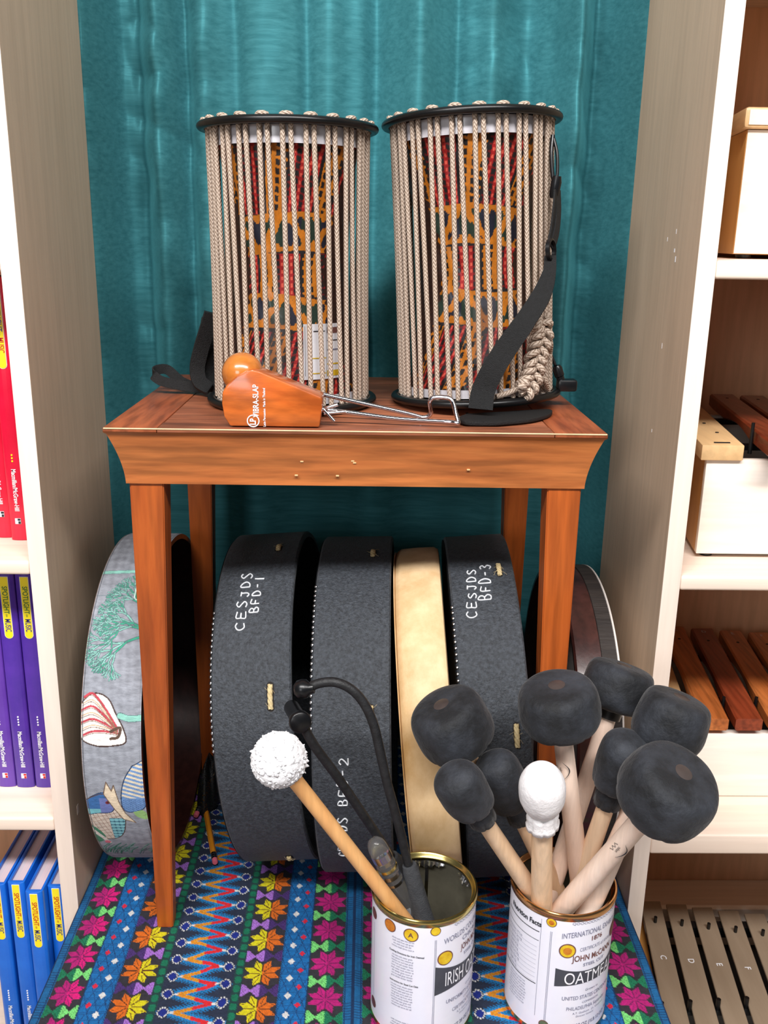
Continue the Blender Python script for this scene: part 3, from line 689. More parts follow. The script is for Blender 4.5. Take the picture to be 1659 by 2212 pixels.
# metal barred glockenspiel on the bottom shelf
yf = -.0; zs = -.2615; ZT = -.165
r = inst('metallophone', 'grey metal-barred metallophone on the bottom right shelf', 'metallophone', .386, .004, zs, zs+.005, -.186, .235, .755, zs)
dirx = .1355
for k in range(8):
    w = .0300; xb = .4392+.0365*k; yb_ = .2165-.0065*k; yfr = -.030+.0045*k
    xf_ = xb-dirx*(yb_-yfr)
    b = obj('bar', bar_geo(xf_, yfr, xb, yb_, w, ZT, .004, 0, .0008), 'metal_bar', r, smooth=35)
    tt = 1-(.113)/(yb_-yfr); xx, yy = xf_+(xb-xf_)*tt, yfr+(yb_-yfr)*tt
    obj('note_letter', text_geo('CDEFGABCD'[k], .0115, lambda u, v: (xx+v, yy-u, ZT+.0003), bold=.0003), 'white', b, smooth=0)
    t = 1-.044/(yb_-yfr); xx2, yy2 = xf_+(xb-xf_)*t, yfr+(yb_-yfr)*t
    obj('bar_pin', tube([(xx2, yy2, ZT-.006), (xx2, yy2, ZT+.009)], .0024, 12), 'rubber', r)
    t = .17; xx3, yy3 = xf_+(xb-xf_)*t-w/2-.0033, yfr+(yb_-yfr)*t
    obj('bar_pin', tube([(xx3, yy3, -.186), (xx3+.001, yy3+.003, ZT+.010)], .0030, 12), 'rubber', r)
obj('felt_rail', skbox(.40, .745, .166, .180, -.186, -.1695, 0), 'rubber', r)
obj('felt_rail', skbox(.392, .745, -.0+.008, .020, -.186, -.1695, 0), 'rubber', r)

# ------------------------------------------------------------------ frame drums standing on edge under the stool
def dframe(cx, cy, R, w, yaw, tilt):
    n = np.array([math.cos(yaw)*math.cos(tilt), math.sin(yaw)*math.cos(tilt), math.sin(tilt)])
    f = np.cross(n, [0, 0, 1]); f /= np.linalg.norm(f)
    if f[1] > 0: f = -f
    u = np.cross(f, n)
    if u[2] < 0: u = -u
    cz = R*math.sqrt(1-n[2]**2)+w/2*abs(n[2])+.0012
    return np.array([cx, cy, cz]), n, f, u
def on_drum(D, s, arc, lift=0.):
    c, n, f, u = D['fr']; a = arc/D['R']; return c+n*s+(D['R']+lift)*(math.cos(a)*f+math.sin(a)*u)
def drum(name, cx, cy, R, w, yaw, tilt, label, shell_m, head_side=-1, skin='drum_edge', paint=None, wall=.007, wrap=0.):
    fr = dframe(cx, cy, R, w, yaw, tilt); c, n, f, u = fr
    foot_ = c-np.array([0, 0, 1])*c[2]
    r = thing(name, tuple(foot_+np.array([0, 0, .001])), label, 'drum')
    D = dict(fr=fr, R=R, w=w, root=r); h = w/2
    if paint is None:
        prof = [(-h, R-.0025), (-h+.0022, R), (h-.0018, R), (h, R-.0018), (h, R-wall), (-h, R-wall)]
        if wrap: prof = [(-h, R-.007), (-h+.002, R-.003), (-h+.007, R), (0, R+.0006), (h-.006, R), (h-.001, R-.003), (h, R-wall), (-h, R-wall)]
        v, fc = lathe(prof, c, n, 160, closed=True); obj('shell', (v, fc), shell_m, r, smooth=35)
    else:
        nu, nv = 130, 1150
        def fn(U, V):
            s = -h+U*w; a = -PI/2+V*PI*1.15; rr = R-np.where((U < .03) | (U > .97), .0008, 0)
            return c+n*s[..., None]+rr[..., None]*(np.cos(a)[..., None]*f+np.sin(a)[..., None]*u)
        U, V = np.meshgrid(np.linspace(0, 1, nu), np.linspace(0, 1, nv), indexing='ij')
        col = paint(-h+U*w, (-PI/2+V*PI*1.15)*R)
        obj('fabric_cover', grid(nu, nv, fn), 'linen', r, smooth=180, col=np.concatenate([col.reshape(-1, 3), np.ones((nu*nv, 1))], 1))
        obj('shell', lathe([(-h, R-.001), (h, R-.001), (h, R-wall), (-h, R-wall)], c, n, 160, closed=True), 'dark_shell', r, smooth=35)
    hs = head_side; a, b = sorted((hs*h, hs*(h+.0012)))
    obj('drum_head', lathe([(a, R-.003), (b, R-.0042)], c, n, 120), skin, r)
    return D
def stitch(D, s, arc, L, w=.0034, seed=1, fr=3):
    "short piece of twisted jute seen through a slot in the rim"
    rnd = random.Random(seed)
    pts = lambda ph: [on_drum(D, s+.0013*math.cos(ph+t*9), arc+L*(t-.5), .0006+.0016*math.sin(PI*t)+.0008*math.sin(ph+t*9)) for t in np.linspace(0, 1, 22)]
    g = cat(tube(pts(0), w*.52, 8), tube(pts(2.1), w*.52, 8), tube(pts(4.2), w*.52, 8))
    o = obj('jute_stitch', g, 'jute', D['root'], smooth=60)
    for k in range(fr):
        a0 = arc+L*(rnd.random()-.5); sd = rnd.choice((-1, 1)); l = .004+.004*rnd.random()
        p = [on_drum(D, s+sd*l*t, a0+.012*(rnd.random()-.4)*t, .002+.002*math.sin(PI*t)) for t in (0, .5, 1)]
        obj('loose_fibre', tube(smooth_path(p, 4), .00013, 4), 'jute', o)
def slot(D, s, arc, L, w=.0052):
    pts = [on_drum(D, s+w/2*math.cos(a), arc+(L/2-w/2)*(1 if math.sin(a) >= 0 else -1)+w/2*math.sin(a), .0003) for a in np.linspace(0, 2*PI, 24, endpoint=False)]
    obj('slot', (np.array(pts+[on_drum(D, s, arc, .0003)]), [(i, (i+1) % 24, 24) for i in range(24)]), 'interior', D['root'], smooth=0)
GL = {'C': [[(.85, .85), (.5, 1), (.12, .75), (.08, .35), (.35, .02), (.8, .12)]], 'E': [[(.85, .95), (.15, 1), (.1, .5), (.1, 0), (.85, .05)], [(.1, .5), (.7, .52)]],
      'S': [[(.8, .9), (.45, 1), (.15, .75), (.5, .5), (.8, .25), (.5, 0), (.1, .08)]], 'J': [[(.2, .95), (.75, .95)], [(.6, .95), (.62, .25), (.4, 0), (.12, .2)]],
      'D': [[(.15, 0), (.15, 1), (.6, .9), (.85, .5), (.6, .1), (.15, 0)]], 'B': [[(.15, 0), (.15, 1), (.6, .95), (.7, .75), (.5, .55), (.15, .52)], [(.5, .53), (.85, .3), (.65, .02), (.15, 0)]],
      'F': [[(.85, 1), (.15, 1), (.15, 0)], [(.15, .52), (.65, .52)]], '-': [[(.2, .45), (.7, .5)]], '1': [[(.45, 0), (.5, 1)]],
      '2': [[(.15, .8), (.45, 1), (.8, .75), (.5, .35), (.1, .02), (.9, .05)]], '3': [[(.15, .9), (.5, 1), (.75, .78), (.4, .55), (.8, .35), (.5, 0), (.1, .1)]]}
def hand(D, text, a0, s0, a1, s1, h, th=.0009, seed=3, skip=()):
    "marker writing running up the rim from (s0, a0) to (s1, a1), letter tops towards -s"
    n = len(text); rnd = random.Random(seed)
    for i, ch in enumerate(text):
        if ch == ' ' or ch not in GL: continue
        gs = []; adv = (a1-a0)/n; jh = h*(.85+.3*rnd.random()); sh = .0008*(rnd.random()-.5)
        for st in GL[ch]:
            P = smooth_path([np.array((x, y, 0)) for x, y in st], 5) if len(st) > 2 else np.array([(st[0][0]*(1-t)+st[1][0]*t, st[0][1]*(1-t)+st[1][1]*t, 0) for t in np.linspace(0, 1, 6)])
            pts = []
            for x, y, _ in P:
                arc = a0+(i+.08+x*.78)*adv; s = s0+(s1-s0)*(i+x)/n-y*jh+sh; pts.append(on_drum(D, s, arc, .0004))
            gs.append(ribbon(pts, [D['fr'][1]]*len(pts), th, .0002) if False else tube(pts, th*.5, 6))
        obj('marker_letter', cat(*gs), 'paint_white', D['root'], smooth=60)
def nails(D, s, a0, a1, n_):
    for k in range(n_):
        arc = a0+(a1-a0)*k/(n_-1); p = on_drum(D, s, arc, -.0003); c, n, f, u = D['fr']; d = (p-c)-n*((p-c)@n); d /= np.linalg.norm(d)
        obj('tack', lathe([(0, .0021), (.0006, .0016), (.001, .0003)], p, d-n*.9, 8), 'nail', D['root'])

# grey printed linen: coral, shell and fish motifs
def in_poly(S, A, P):
    ins = np.zeros(S.shape, bool); n = len(P)
    for i in range(n):
        x1, y1 = P[i]; x2, y2 = P[(i+1) % n]
        c_ = ((y1 > A) != (y2 > A)) & (S < (x2-x1)*(A-y1)/((y2-y1) or 1e-9)+x1); ins ^= c_
    return ins
def near_line(S, A, P, w):
    m_ = np.zeros(S.shape, bool)
    for i in range(len(P)-1):
        (x1, y1), (x2, y2) = P[i], P[i+1]; dx, dy = x2-x1, y2-y1
        box_ = (S > min(x1, x2)-w) & (S < max(x1, x2)+w) & (A > min(y1, y2)-w) & (A < max(y1, y2)+w)
        t = np.clip(((S-x1)*dx+(A-y1)*dy)/(dx*dx+dy*dy+1e-12), 0, 1); m_ |= box_ & (np.hypot(S-x1-t*dx, A-y1-t*dy) < w)
    return m_
def paint_linen(S, A):
    c = lambda *a: np.array(lin(*a)[:3]); col = np.zeros(S.shape+(3,)); col[:] = c(150, 154, 164)
    col *= (1+.10*np.sin(A*2*PI/.0013)*np.sin(S*9000)+.08*np.sin(A*420+3*np.sin(S*90))+.06*np.sin(S*700+A*50))[..., None]
    def put(m_, rgb): col[m_] = rgb
    jn = lambda P: [tuple(p) for p in smooth_path([np.array((a, b, 0)) for a, b in P], 6)[:, :2]]
    teal, grn, out_ = c(140, 200, 186), c(40, 120, 96), c(88, 112, 116)
    rnd = random.Random(5)
    def branch(x, y, ang, L, d, w):
        if d == 0 or L < .004: return
        x2, y2 = x+L*math.cos(ang), y+L*math.sin(ang); P = jn([(x, y), ((x+x2)/2+.002*(rnd.random()-.5), (y+y2)/2+.002*(rnd.random()-.5)), (x2, y2)])
        put(near_line(S, A, P, w+.0004), out_); put(near_line(S, A, P, w*.72), teal if rnd.random() < .7 else grn*2.0)
        for da in (-.42+.2*rnd.random(), .12+.2*rnd.random(), .5+.2*rnd.random()):
            branch(x2, y2, ang+da, L*(.66+.14*rnd.random()), d-1, w*.8)
    branch(.034, .160, PI*.80, .022, 5, .0014); branch(.034, .158, PI*1.10, .024, 5, .0014); branch(.034, .172, PI*.62, .024, 5, .0012); branch(.034, .166, PI*.95, .020, 4, .0012)
    put((np.abs(A-.247-.06*S) < .0030), out_*1.3); put((np.abs(A-.247-.06*S) < .0024), teal*1.1); put(np.abs(A-.209) < .0005, out_)
    # leaf and small striped shell near the top
    P = jn([(.012, .222), (.030, .232), (.036, .205), (.014, .204), (.012, .222)]); put(in_poly(S, A, P), grn); put(near_line(S, A, P, .0007), c(200, 226, 214))
    def shell(cx, cy, k, rot, seed):
        loc = lambda a, b: (cx+k*(a*math.cos(rot)-b*math.sin(rot)), cy+k*(a*math.sin(rot)+b*math.cos(rot)))
        O = jn([loc(*p) for p in ((-.024, .002), (-.022, .018), (-.008, .031), (.008, .026), (.018, .008), (.026, -.008), (.028, -.022), (.014, -.026), (-.004, -.026), (-.020, -.018), (-.024, .002))])
        put(in_poly(S, A, O), c(244, 240, 236)); put(near_line(S, A, O, .0006*k+.0002), c(70, 50, 46))
        for i in range(7):
            y0 = -.018+.0068*i; L = jn([loc(-.021+.001*abs(i-3), y0+.004), loc(-.008, y0+.008), loc(.006, y0*.6+.001), loc(.019, -.012+.001*i)])
            put(near_line(S, A, L, (.0012 if i % 2 == 0 else .0006)*k), c(196, 72, 84) if i % 2 == 0 else c(216, 176, 140)); put(near_line(S, A, [(a, b-.0022*k) for a, b in L], .0004), c(140, 110, 90))
        put(near_line(S, A, jn([loc(.012, -.010), loc(.022, -.006), loc(.020, -.016), loc(.012, -.018)]), .0016*k), c(96, 74, 62))
    shell(-.012, .063, 1.0, 0, 1); shell(.014, .288, .55, .3, 2)
    P = jn([(.010, .070), (.020, .067), (.036, .068)]); put(near_line(S, A, P, .0038), out_); put(near_line(S, A, P, .0031), teal)
    # spotted striped fish near the right edge
    O = jn([(.022, .014), (.012, -.004), (.007, -.026), (.008, -.044), (.018, -.048), (.034, -.036), (.036, .016), (.022, .014)])
    put(in_poly(S, A, O), c(112, 150, 200)); put(in_poly(S, A, O) & (A > -.028) & (np.mod(A*1.0+.35*S, .0055) < .0028), c(226, 214, 190)); put(near_line(S, A, O, .0006), c(40, 60, 90))
    put(in_poly(S, A, O) & (A < -.030) & (np.sin(S*2400)*np.sin(A*2400+S*900) > .35), c(50, 84, 140))
    P = jn([(.018, -.048), (.030, -.046), (.033, -.060), (.022, -.056), (.018, -.048)]); put(in_poly(S, A, P), c(150, 190, 120))
    # large fish, blue head, scaly body
    B = jn([(-.040, -.036), (-.026, -.026), (-.010, -.022), (.002, -.034), (.008, -.052), (.004, -.080), (-.006, -.096), (-.024, -.098), (-.036, -.082), (-.041, -.060), (-.040, -.036)])
    inb = in_poly(S, A, B); put(inb, c(214, 200, 186)); put(inb & ((np.mod(S+A*.3, .0048) < .0006) | (np.mod(A-S*.3, .0062) < .0006)), c(150, 116, 100))
    put(inb & (S > -.010) & (A < -.058), c(132, 196, 206)); put(inb & (S > -.010) & (A < -.058) & (np.hypot(np.mod(S, .0050)-.0025, np.mod(A, .0058)-.0029) > .0025), c(60, 110, 130))
    H = jn([(-.041, -.038), (-.024, -.024), (-.009, -.020), (-.001, -.034), (-.006, -.048), (-.022, -.050), (-.040, -.052), (-.041, -.038)])
    put(in_poly(S, A, H), c(58, 108, 168)); put(in_poly(S, A, H) & (A < -.043), c(120, 190, 200)); put(in_poly(S, A, H) & (S > -.018) & (A < -.028), c(110, 124, 184))
    put(near_line(S, A, H, .0005), c(30, 50, 84)); put(near_line(S, A, B, .0006), c(84, 66, 60))
    put(np.hypot(S+.009, (A+.034)*1.1) < .0024, c(120, 40, 50)); put(np.hypot(S+.0085, (A+.0335)) < .0009, c(30, 20, 24))
    P = [(-.012, -.022), (-.008, -.006), (-.003, -.018), (.000, -.010), (.004, -.034), (.009, -.050), (.019, -.066), (.006, -.060), (-.002, -.044)]; put(in_poly(S, A, P), c(232, 214, 186)); put(near_line(S, A, P+[P[0]], .0005), c(110, 84, 62))
    P = jn([(-.041, -.078), (-.030, -.072), (-.020, -.092), (-.028, -.106), (-.038, -.100), (-.041, -.078)]); put(in_poly(S, A, P), c(66, 130, 100)); put(near_line(S, A, [(-.034, -.076), (-.024, -.094), (-.018, -.108)], .0022), c(222, 214, 206)); put(np.hypot(S+.020, A+.106) < .0034, c(214, 110, 130))
    for k in range(60):
        x = -.036+.070*rnd.random(); y = -.118-.020*rnd.random(); P = jn([(x, y-.012), (x+.004, y), (x+.012, y+.010)]); put(near_line(S, A, P, .0005), (grn, out_, teal*.7)[k % 3])
    put(S < -.0322, c(120, 100, 90)); put(np.abs(S+.0305) < .0003, c(90, 90, 96))
    return col
DA = drum('frame_drum', -.2645, .1600, .2050, .0655, -.0080, .0089, 'frame drum with grey fish and seashell fabric round its rim, behind the left stool leg', 'linen', paint=paint_linen)
D1 = drum('frame_drum', -.0960, .1517, .2060, .0887, -.055, .0899, 'widest black frame drum, marked BFD-1, leftmost of the three black ones', 'drum_black')
D2 = drum('frame_drum', .0050, .1337, .2080, .0855, -.0400, .0350, 'black frame drum marked BFD-2, between drum BFD-1 and the tan skin drum', 'drum_black')
DT = drum('frame_drum', .0905, .1012, .2062, .0535, -.0450, .1020, 'frame drum wrapped in tan goat skin between two black drums', 'goat', skin='goat', wrap=1, wall=.010)
D3 = drum('frame_drum', .1600, .1253, .2105, .0745, -.0300, .0850, 'black frame drum marked BFD-3, right of the tan skin drum', 'drum_black')
DB = drum('frame_drum', .2720, .1500, .1880, .0500, 0, 0, 'dark reddish-brown frame drum with ribbed band, behind the right stool leg', 'dark_shell', head_side=1, skin='white_skin')
for k, (a, b) in enumerate(((.297, .0118), (.0915, .026), (-.154, .012))):
    s = (.0190, .0215, .0141)[k]; slot(D1, s, a, b+.006, .0085); stitch(D1, s, a, b, seed=k)
for k, (s, a, b) in enumerate(((.0205, .297, .014), (.0213, .084, .018))): slot(D2, s, a, b+.004, .0075); stitch(D2, s, a, b, seed=k+5, fr=5)
for k, (s, a, b) in enumerate(((.0207, .2625, .020), (.0210, .0643, .024))): slot(D3, s, a, b+.004, .0075); stitch(D3, s, a, b, seed=k+9, fr=5)
hand(D1, 'CESJDS', .1650, -.0085, .2490, -.0050, .0110, th=.0019)
hand(D1, 'BFD-1', .1860, .0055, .2420, .0098, .0105, th=.0019, seed=8)
hand(D2, 'CESJDS BFD-2', -.106, -.0090, .040, -.0030, .0105, th=.0017, seed=4)
hand(D3, 'CESJDS', .1930, -.0110, .2680, -.0060, .0105, th=.0018, seed=6)
hand(D3, 'BFD-3', .2150, .0065, .2760, .0122, .0120, th=.0018, seed=2)
nails(D1, -.0446, .035, .190, 24); nails(D2, -.0430, .055, .235, 27); nails(D3, -.0372, .06, .21, 22)
c, n, f, u = DB['fr']; R = .188
obj('ribbed_band', lathe([(.006, R+.0002), (.0065, R+.0014), (.0235, R+.0014), (.024, R+.0002)], c, n, 160, closed=True), 'band_fabric', DB['root'])
obj('skin_edge', lathe([(.0238, R+.0002), (.0242, R+.0016), (.0262, R+.0012), (.0262, R-.004)], c, n, 160, closed=True), 'white_skin', DB['root'])

# ------------------------------------------------------------------ talking drums on the stool
def paint_kente(th, t, seed):
    "th angle round the shell (0 = facing front), t height 0..1"
    c = lambda *a: np.array(lin(*a)[:3]); col = np.zeros(th.shape+(3,)); col[:] = c(36, 34, 38)
    def put(m_, rgb): col[m_] = rgb
    blk, grn, ora, red, mar = c(28, 26, 28), c(34, 56, 44), c(214, 128, 28), c(176, 28, 30), c(112, 16, 20)
    def blocks(mask, x, y, per):
        "vertical strips of red checks and orange ladder"
        k = np.mod(x, per)/per; rb = mask & (k < .60); lb_ = mask & (k >= .60)
        q1 = np.mod(x, .0085); q2 = np.mod(y, .0072)
        put(rb, red); put(rb & (q1 < .0046) & (q2 < .0052), blk); put(rb & (q1 < .0046) & (q2 >= .0052), mar); put(rb & (q1 > .0056) & (q1 < .0076) & (q2 < .0036), c(240, 100, 80))
        put(lb_, ora); put(lb_ & (np.mod(x+.003, .0085) < .0042) & (np.mod(y, .0090) < .0062), blk)
        put(mask & (np.abs(k-.60) < .03), blk); put(mask & ((k < .03)), blk)
    arcx = th*.075; z = t*.28
    rg = lambda a, w: .5+.5*np.sign(np.sin(arcx*2*PI/w+a))
    jag = .0035*np.round(1.5*np.sin(arcx*2*PI/.013+seed))/1.5
    # waist band
    blocks((t > .40) & (t < .56), th*.042+.01*seed, z, .040)
    # upper and lower fans: pattern slews as the cone widens
    lean = (t-.7)*.05*np.sin(th*1.0+seed)
    blocks((t > .70), arcx+lean-.25*(z-.2), z+arcx*.25, .060)
    blocks((t < .27), arcx+.02-.35*z, z-arcx*.2, .056)
    def band(z0, z1, ph, amp):
        m0 = z0+amp*np.sin(th*2.2+ph); m1 = z1+amp*np.sin(th*2.2+ph)
        ins = (t > m0) & (t < m1); put(ins, grn); k = (t-m0)/(z1-z0)
        put(ins & (np.mod(arcx+seed, .05) < .022), c(30, 34, 52))
        e = .17+.6*jag/.0035*.12
        put(ins & ((k < e) | (k > 1-e)), ora*.95)
        zz = np.abs(np.mod(arcx*13+seed+.0*k, 1)-.5)*2
        put(ins & (np.abs(k-zz) < .16+.05*np.sign(jag)), ora)
    band(.56, .70, seed, .012); band(.27, .40, seed+1.4, .014)
    put(t > .955, ora*.7)
    rs = np.random.default_rng(int(seed*10)).random(th.shape); return col*(.86+.22*rs)[..., None]
def rotm(tx, ty):
    z = Vector((math.sin(tx), math.sin(ty), 1)).normalized(); x = Vector((1, 0, 0)); x = (x-z*x.dot(z)).normalized(); y = z.cross(x)
    return Matrix((x, y, z)).transposed()
def tdrum(loc, R, H, tx, ty, label, seed, twist, a_off):
    r = thing('talking_drum', loc, label, 'drum', rot=rotm(tx, ty)); L = dict(parent=r, local=True)
    tor = lambda z, rr, k: [(z+k*math.sin(a)*.85, rr+k*math.cos(a)) for a in np.linspace(0, 2*PI, 14, endpoint=False)]
    for z in (.0, H):
        obj('ring', lathe(tor(z, R-.0002, .0050), (0, 0, 0), (0, 0, 1), 96, closed=True), 'rubber', smooth=80, **L)
        s = 1 if z > 0 else -1
        obj('drum_head', lathe([(z+s*.0000, R-.006), (z+s*.0012, R-.010), (z+s*.0016, .0001)], (0, 0, 0), (0, 0, 1), 64), 'white_skin', **L)
    for (z0, z1) in ((H-.0205, H-.0035), (.0045, .0135)):
        obj('plastic_hoop', lathe([(z0, R-.0105), (z1, R-.0105), (z1, R-.0125), (z0, R-.0125)], (0, 0, 0), (0, 0, 1), 96, closed=True), 'collar_plastic', **L)
    nu, nv = 520, 330
    def fab(t): return .037+(R-.0165-.037)*np.abs(np.clip((t-.48)/.50, -1, 1))**1.45*1.0
    def rad(t): return .060+(R-.0165-.060)*np.abs(np.clip((t-.48)/.50, -1, 1))**1.45*1.0
    def fn(U, V):
        a = U*2*PI; rr = rad(V)+.0006*np.sin(a*23+V*40); z = .006+V*(H-.012)
        return np.stack([rr*np.sin(a), -rr*np.cos(a), z], -1)
    U, V = np.meshgrid(np.linspace(0, 1, nu), np.linspace(0, 1, nv), indexing='ij')
    th = np.mod(U*2*PI+PI, 2*PI)-PI; col = paint_kente(th*rad(V)/fab(V)*.8, V, seed)
    side = rad(V)*np.abs(np.sin(th)) > fab(V)+.0015*np.sin(V*160+seed); col[side] = np.array(lin(52, 28, 20)[:3])*(1+.2*np.sin(V*300)[side])[:, None]
    obj('hourglass_shell', grid(nu, nv, fn), 'kente', smooth=180, col=np.concatenate([col.reshape(-1, 3), np.ones((nu*nv, 1))], 1), **L)
    # tension cords: 23 loops, each a pair of strands hanging from the upper ring
    N = 23; p = 2*PI/N; rc = R-.0066; V0 = None
    for k in range(N):
        a = k*p+a_off; j = .02*random.uniform(-1, 1)
        top1, top2 = a-.175*p, a+.175*p; b1, b2 = a-.30*p+twist*p+j*p, a+.31*p+twist*p+j*p
        P = []
        def pt(ang, rr, z): return np.array([rr*math.sin(ang), -rr*math.cos(ang), z])
        for t in np.linspace(0, 1, 16): P.append(pt(b1+(top1-b1)*t, rc-.0010*math.sin(PI*t), .004+(H-.012)*t))
        P += [pt(top1-.004, rc, H-.002), pt(top1-.05*p, rc+.0010, H+.0020), pt(top1-.02*p, rc+.0030, H+.0045), pt(a-.12*p, rc+.0045, H+.0050), pt(a, rc+.0050, H+.0052), pt(a+.12*p, rc+.0045, H+.0050), pt(top2+.02*p, rc+.0030, H+.0045), pt(top2+.05*p, rc+.0010, H+.0020), pt(top2+.004, rc, H-.002)]
        for t in np.linspace(1, 0, 16): P.append(pt(b2+(top2-b2)*t, rc-.0010*math.sin(PI*t), .004+(H-.012)*t))
        P = np.array(P); g = tube(P, .00262, 10)
        me_o = obj('cord', g, 'cord', smooth=80, **L)
        uv = me_o.data.uv_layers.new(name='UVMap'); n_ = 10
        ln = np.concatenate([[0], np.cumsum(np.linalg.norm(np.diff(P, axis=0), axis=1))])
        vi = np.zeros(len(me_o.data.loops), int); me_o.data.loops.foreach_get('vertex_index', vi)
        j_ = vi % n_; i_ = vi//n_; u = j_/n_
        # unwrap seam per polygon
        st = np.zeros(len(me_o.data.polygons), int); tt = np.zeros(len(me_o.data.polygons), int)
        me_o.data.polygons.foreach_get('loop_start', st); me_o.data.polygons.foreach_get('loop_total', tt)
        pid = np.repeat(np.arange(len(st)), tt); mx = np.zeros(len(st)); np.maximum.at(mx, pid, u); mn = np.ones(len(st)); np.minimum.at(mn, pid, u)
        wrap = ((mx-mn) > .5)[pid] & (u < .5); u = u+wrap
        uv.data.foreach_set('uv', np.stack([u, ln[np.clip(i_, 0, len(ln)-1)]], 1).astype(np.float32).ravel())
    return r
LL, LR = (-.0768, .1081, .6030), (.1323, .1199, .6090)
TL = tdrum(LL, .0905, .2836, -.0039, .0006, 'upright rope-strung talking drum at the left on the stool, behind the wooden ball', 1.0, .25, .06)
TR = tdrum(LR, .0920, .2900, -.0540, .030, 'upright rope-strung talking drum at the right on the stool, with webbing strap across it', 2.3, .20, -.02)
def in_root(r, p): return np.array((mw(r) @ Vector(p))[:])

# card and plastic sleeve tucked inside the cords
def curved(name, r, a0, a1, z0, z1, rr, m, label=None, cat_=None, th=.0004, parent=None, drop=.0):
    def fn(U, V):
        a = a0+(a1-a0)*U; z = z0+(z1-z0)*V; q = rr-drop*(1-V)*0
        P = np.stack([q*np.sin(a)+0*z, -q*np.cos(a)+0*z, z], -1); return P
    g = grid(24, 24, fn); v, f = g; R_ = np.array(mw(r)); v = v @ R_[:3, :3].T+R_[:3, 3]
    if parent: return obj(name, (v, f), m, parent, smooth=180)
    return single(name, (v, f), m, label, cat_, smooth=180)
cd = curved('instruction_card', TL, .25, .88, .030, .088, .0725, 'card', 'white printed instruction card tucked inside the cords of the left talking drum', 'card')
ROOTM[cd.name] = Matrix.Translation(cd.location)
def card_pt(a, z, lift=.0005): return in_root(TL, ((.0725+lift)*math.sin(a), -(.0725+lift)*math.cos(a), z))
def strip(a0, a1, z0, z1, m, nm='card_print'):
    g = grid(8, 3, lambda U, V: np.array([[card_pt(a0+(a1-a0)*u, z0+(z1-z0)*v) for u, v in zip(U[i], V[i])] for i in range(U.shape[0])]))
    obj(nm, g, m, cd, smooth=180)
for (a0, a1, z0, z1, m_) in ((.38, .60, .052, .053, 'gold_medal'), (.38, .60, .036, .037, 'gold_medal'), (.62, .84, .078, .084, 'brown_ink'), (.62, .84, .060, .0615, 'grey_ink'), (.62, .84, .045, .0465, 'gold_medal'),
        (.62, .84, .033, .039, 'gold_medal'), (.27, .275, .034, .086, 'black_ink'), (.61, .615, .032, .088, 'black_ink'), (.37, .375, .032, .088, 'black_ink'), (.62, .84, .070, .071, 'black_ink'), (.40, .58, .080, .081, 'black_ink')):
    strip(a0, a1, z0, z1, m_)
curved('plastic_sleeve', TL, -.30, -.02, .035, .105, .0735, 'clear', 'shiny clear plastic sleeve inside the cords of the left talking drum', 'plastic sleeve')
curved('plastic_sleeve', TR, -.12, .22, .040, .110, .0745, 'clear', 'shiny clear plastic sleeve inside the cords of the right talking drum', 'plastic sleeve')

# ---- straps
def A(x, y, ax='y', v=0.): return at(x, y, ax, v)
# left drum: folded webbing loop and padded strap
r = thing('drum_strap', (-.21, .17, .6), 'black webbing strap with a folded loop lying left of the left talking drum', 'strap')
p1 = [A(470, 832, 'y', .150), A(430, 838, 'y', .150), A(390, 832, 'y', .150), A(352, 824, 'y', .148), A(333, 812, 'y', .150), A(334, 802, 'y', .156), A(350, 797, 'y', .164), A(364, 800, 'y', .168), A(380, 814, 'y', .166), A(396, 826, 'y', .164), A(425, 836, 'y', .160), A(460, 836, 'y', .158)]
P = smooth_path(p1, 8); obj('webbing_loop', ribbon(P, (.10, .30, 1), .0115, .0018), 'webbing', r)
p3 = [A(458, 676, 'y', .13), A(446, 715, 'y', .135), A(434, 755, 'y', .140), A(426, 795, 'y', .142), A(432, 825, 'y', .140), A(455, 842, 'y', .138)]
P = smooth_path(p3, 8); P[:, 2] = np.maximum(P[:, 2], .606); obj('padded_strap', ribbon(P, (.9, .3, 0), .017, .0045), 'webbing', r)
p4 = [A(462, 694, 'y', .17), A(456, 740, 'y', .155), A(455, 800, 'y', .155), A(462, 838, 'y', .15)]
P = smooth_path(p4, 8); P[:, 2] = np.maximum(P[:, 2], .606); obj('padded_strap', ribbon(P, (.8, .6, 0), .030, .003), 'webbing', r)
# right drum: clip, slider, long webbing running down over the cords and a flat pad under the rim
r = thing('drum_strap', (.15, .0, .6), 'long black webbing strap with plastic clips running down across the right talking drum', 'strap')
clip = [A(1194, 292, 'y', .085), A(1191, 330, 'y', .080), A(1193, 372, 'y', .076), A(1197, 398, 'y', .074)]
obj('snap_hook', tube(smooth_path(clip, 6), .0022, 10), 'black_plastic', r)
clip = [A(1194, 292, 'y', .085), A(1203, 330, 'y', .080), A(1204, 372, 'y', .076), A(1200, 398, 'y', .074)]
obj('snap_hook', tube(smooth_path(clip, 6), .0018, 10), 'black_plastic', r)
q = A(1200, 402, 'y', .074); obj('swivel', lathe([(-.012, .0040), (-.008, .0052), (.004, .0056), (.010, .0042)], q, (.1, -.1, 1), 20), 'black_plastic', r)
h = [A(1202, 412, 'y', .072), A(1199, 450, 'y', .068), A(1193, 500, 'y', .060), A(1188, 528, 'y', .050)]
obj('webbing', ribbon(smooth_path(h, 8), (.5, .85, 0), .011, .0020), 'webbing', r)
h = [A(1205, 410, 'y', .076), A(1206, 455, 'y', .072), A(1202, 500, 'y', .064), A(1192, 536, 'y', .052)]
obj('webbing', ribbon(smooth_path(h, 8), (.6, .8, 0), .010, .0018), 'webbing', r)
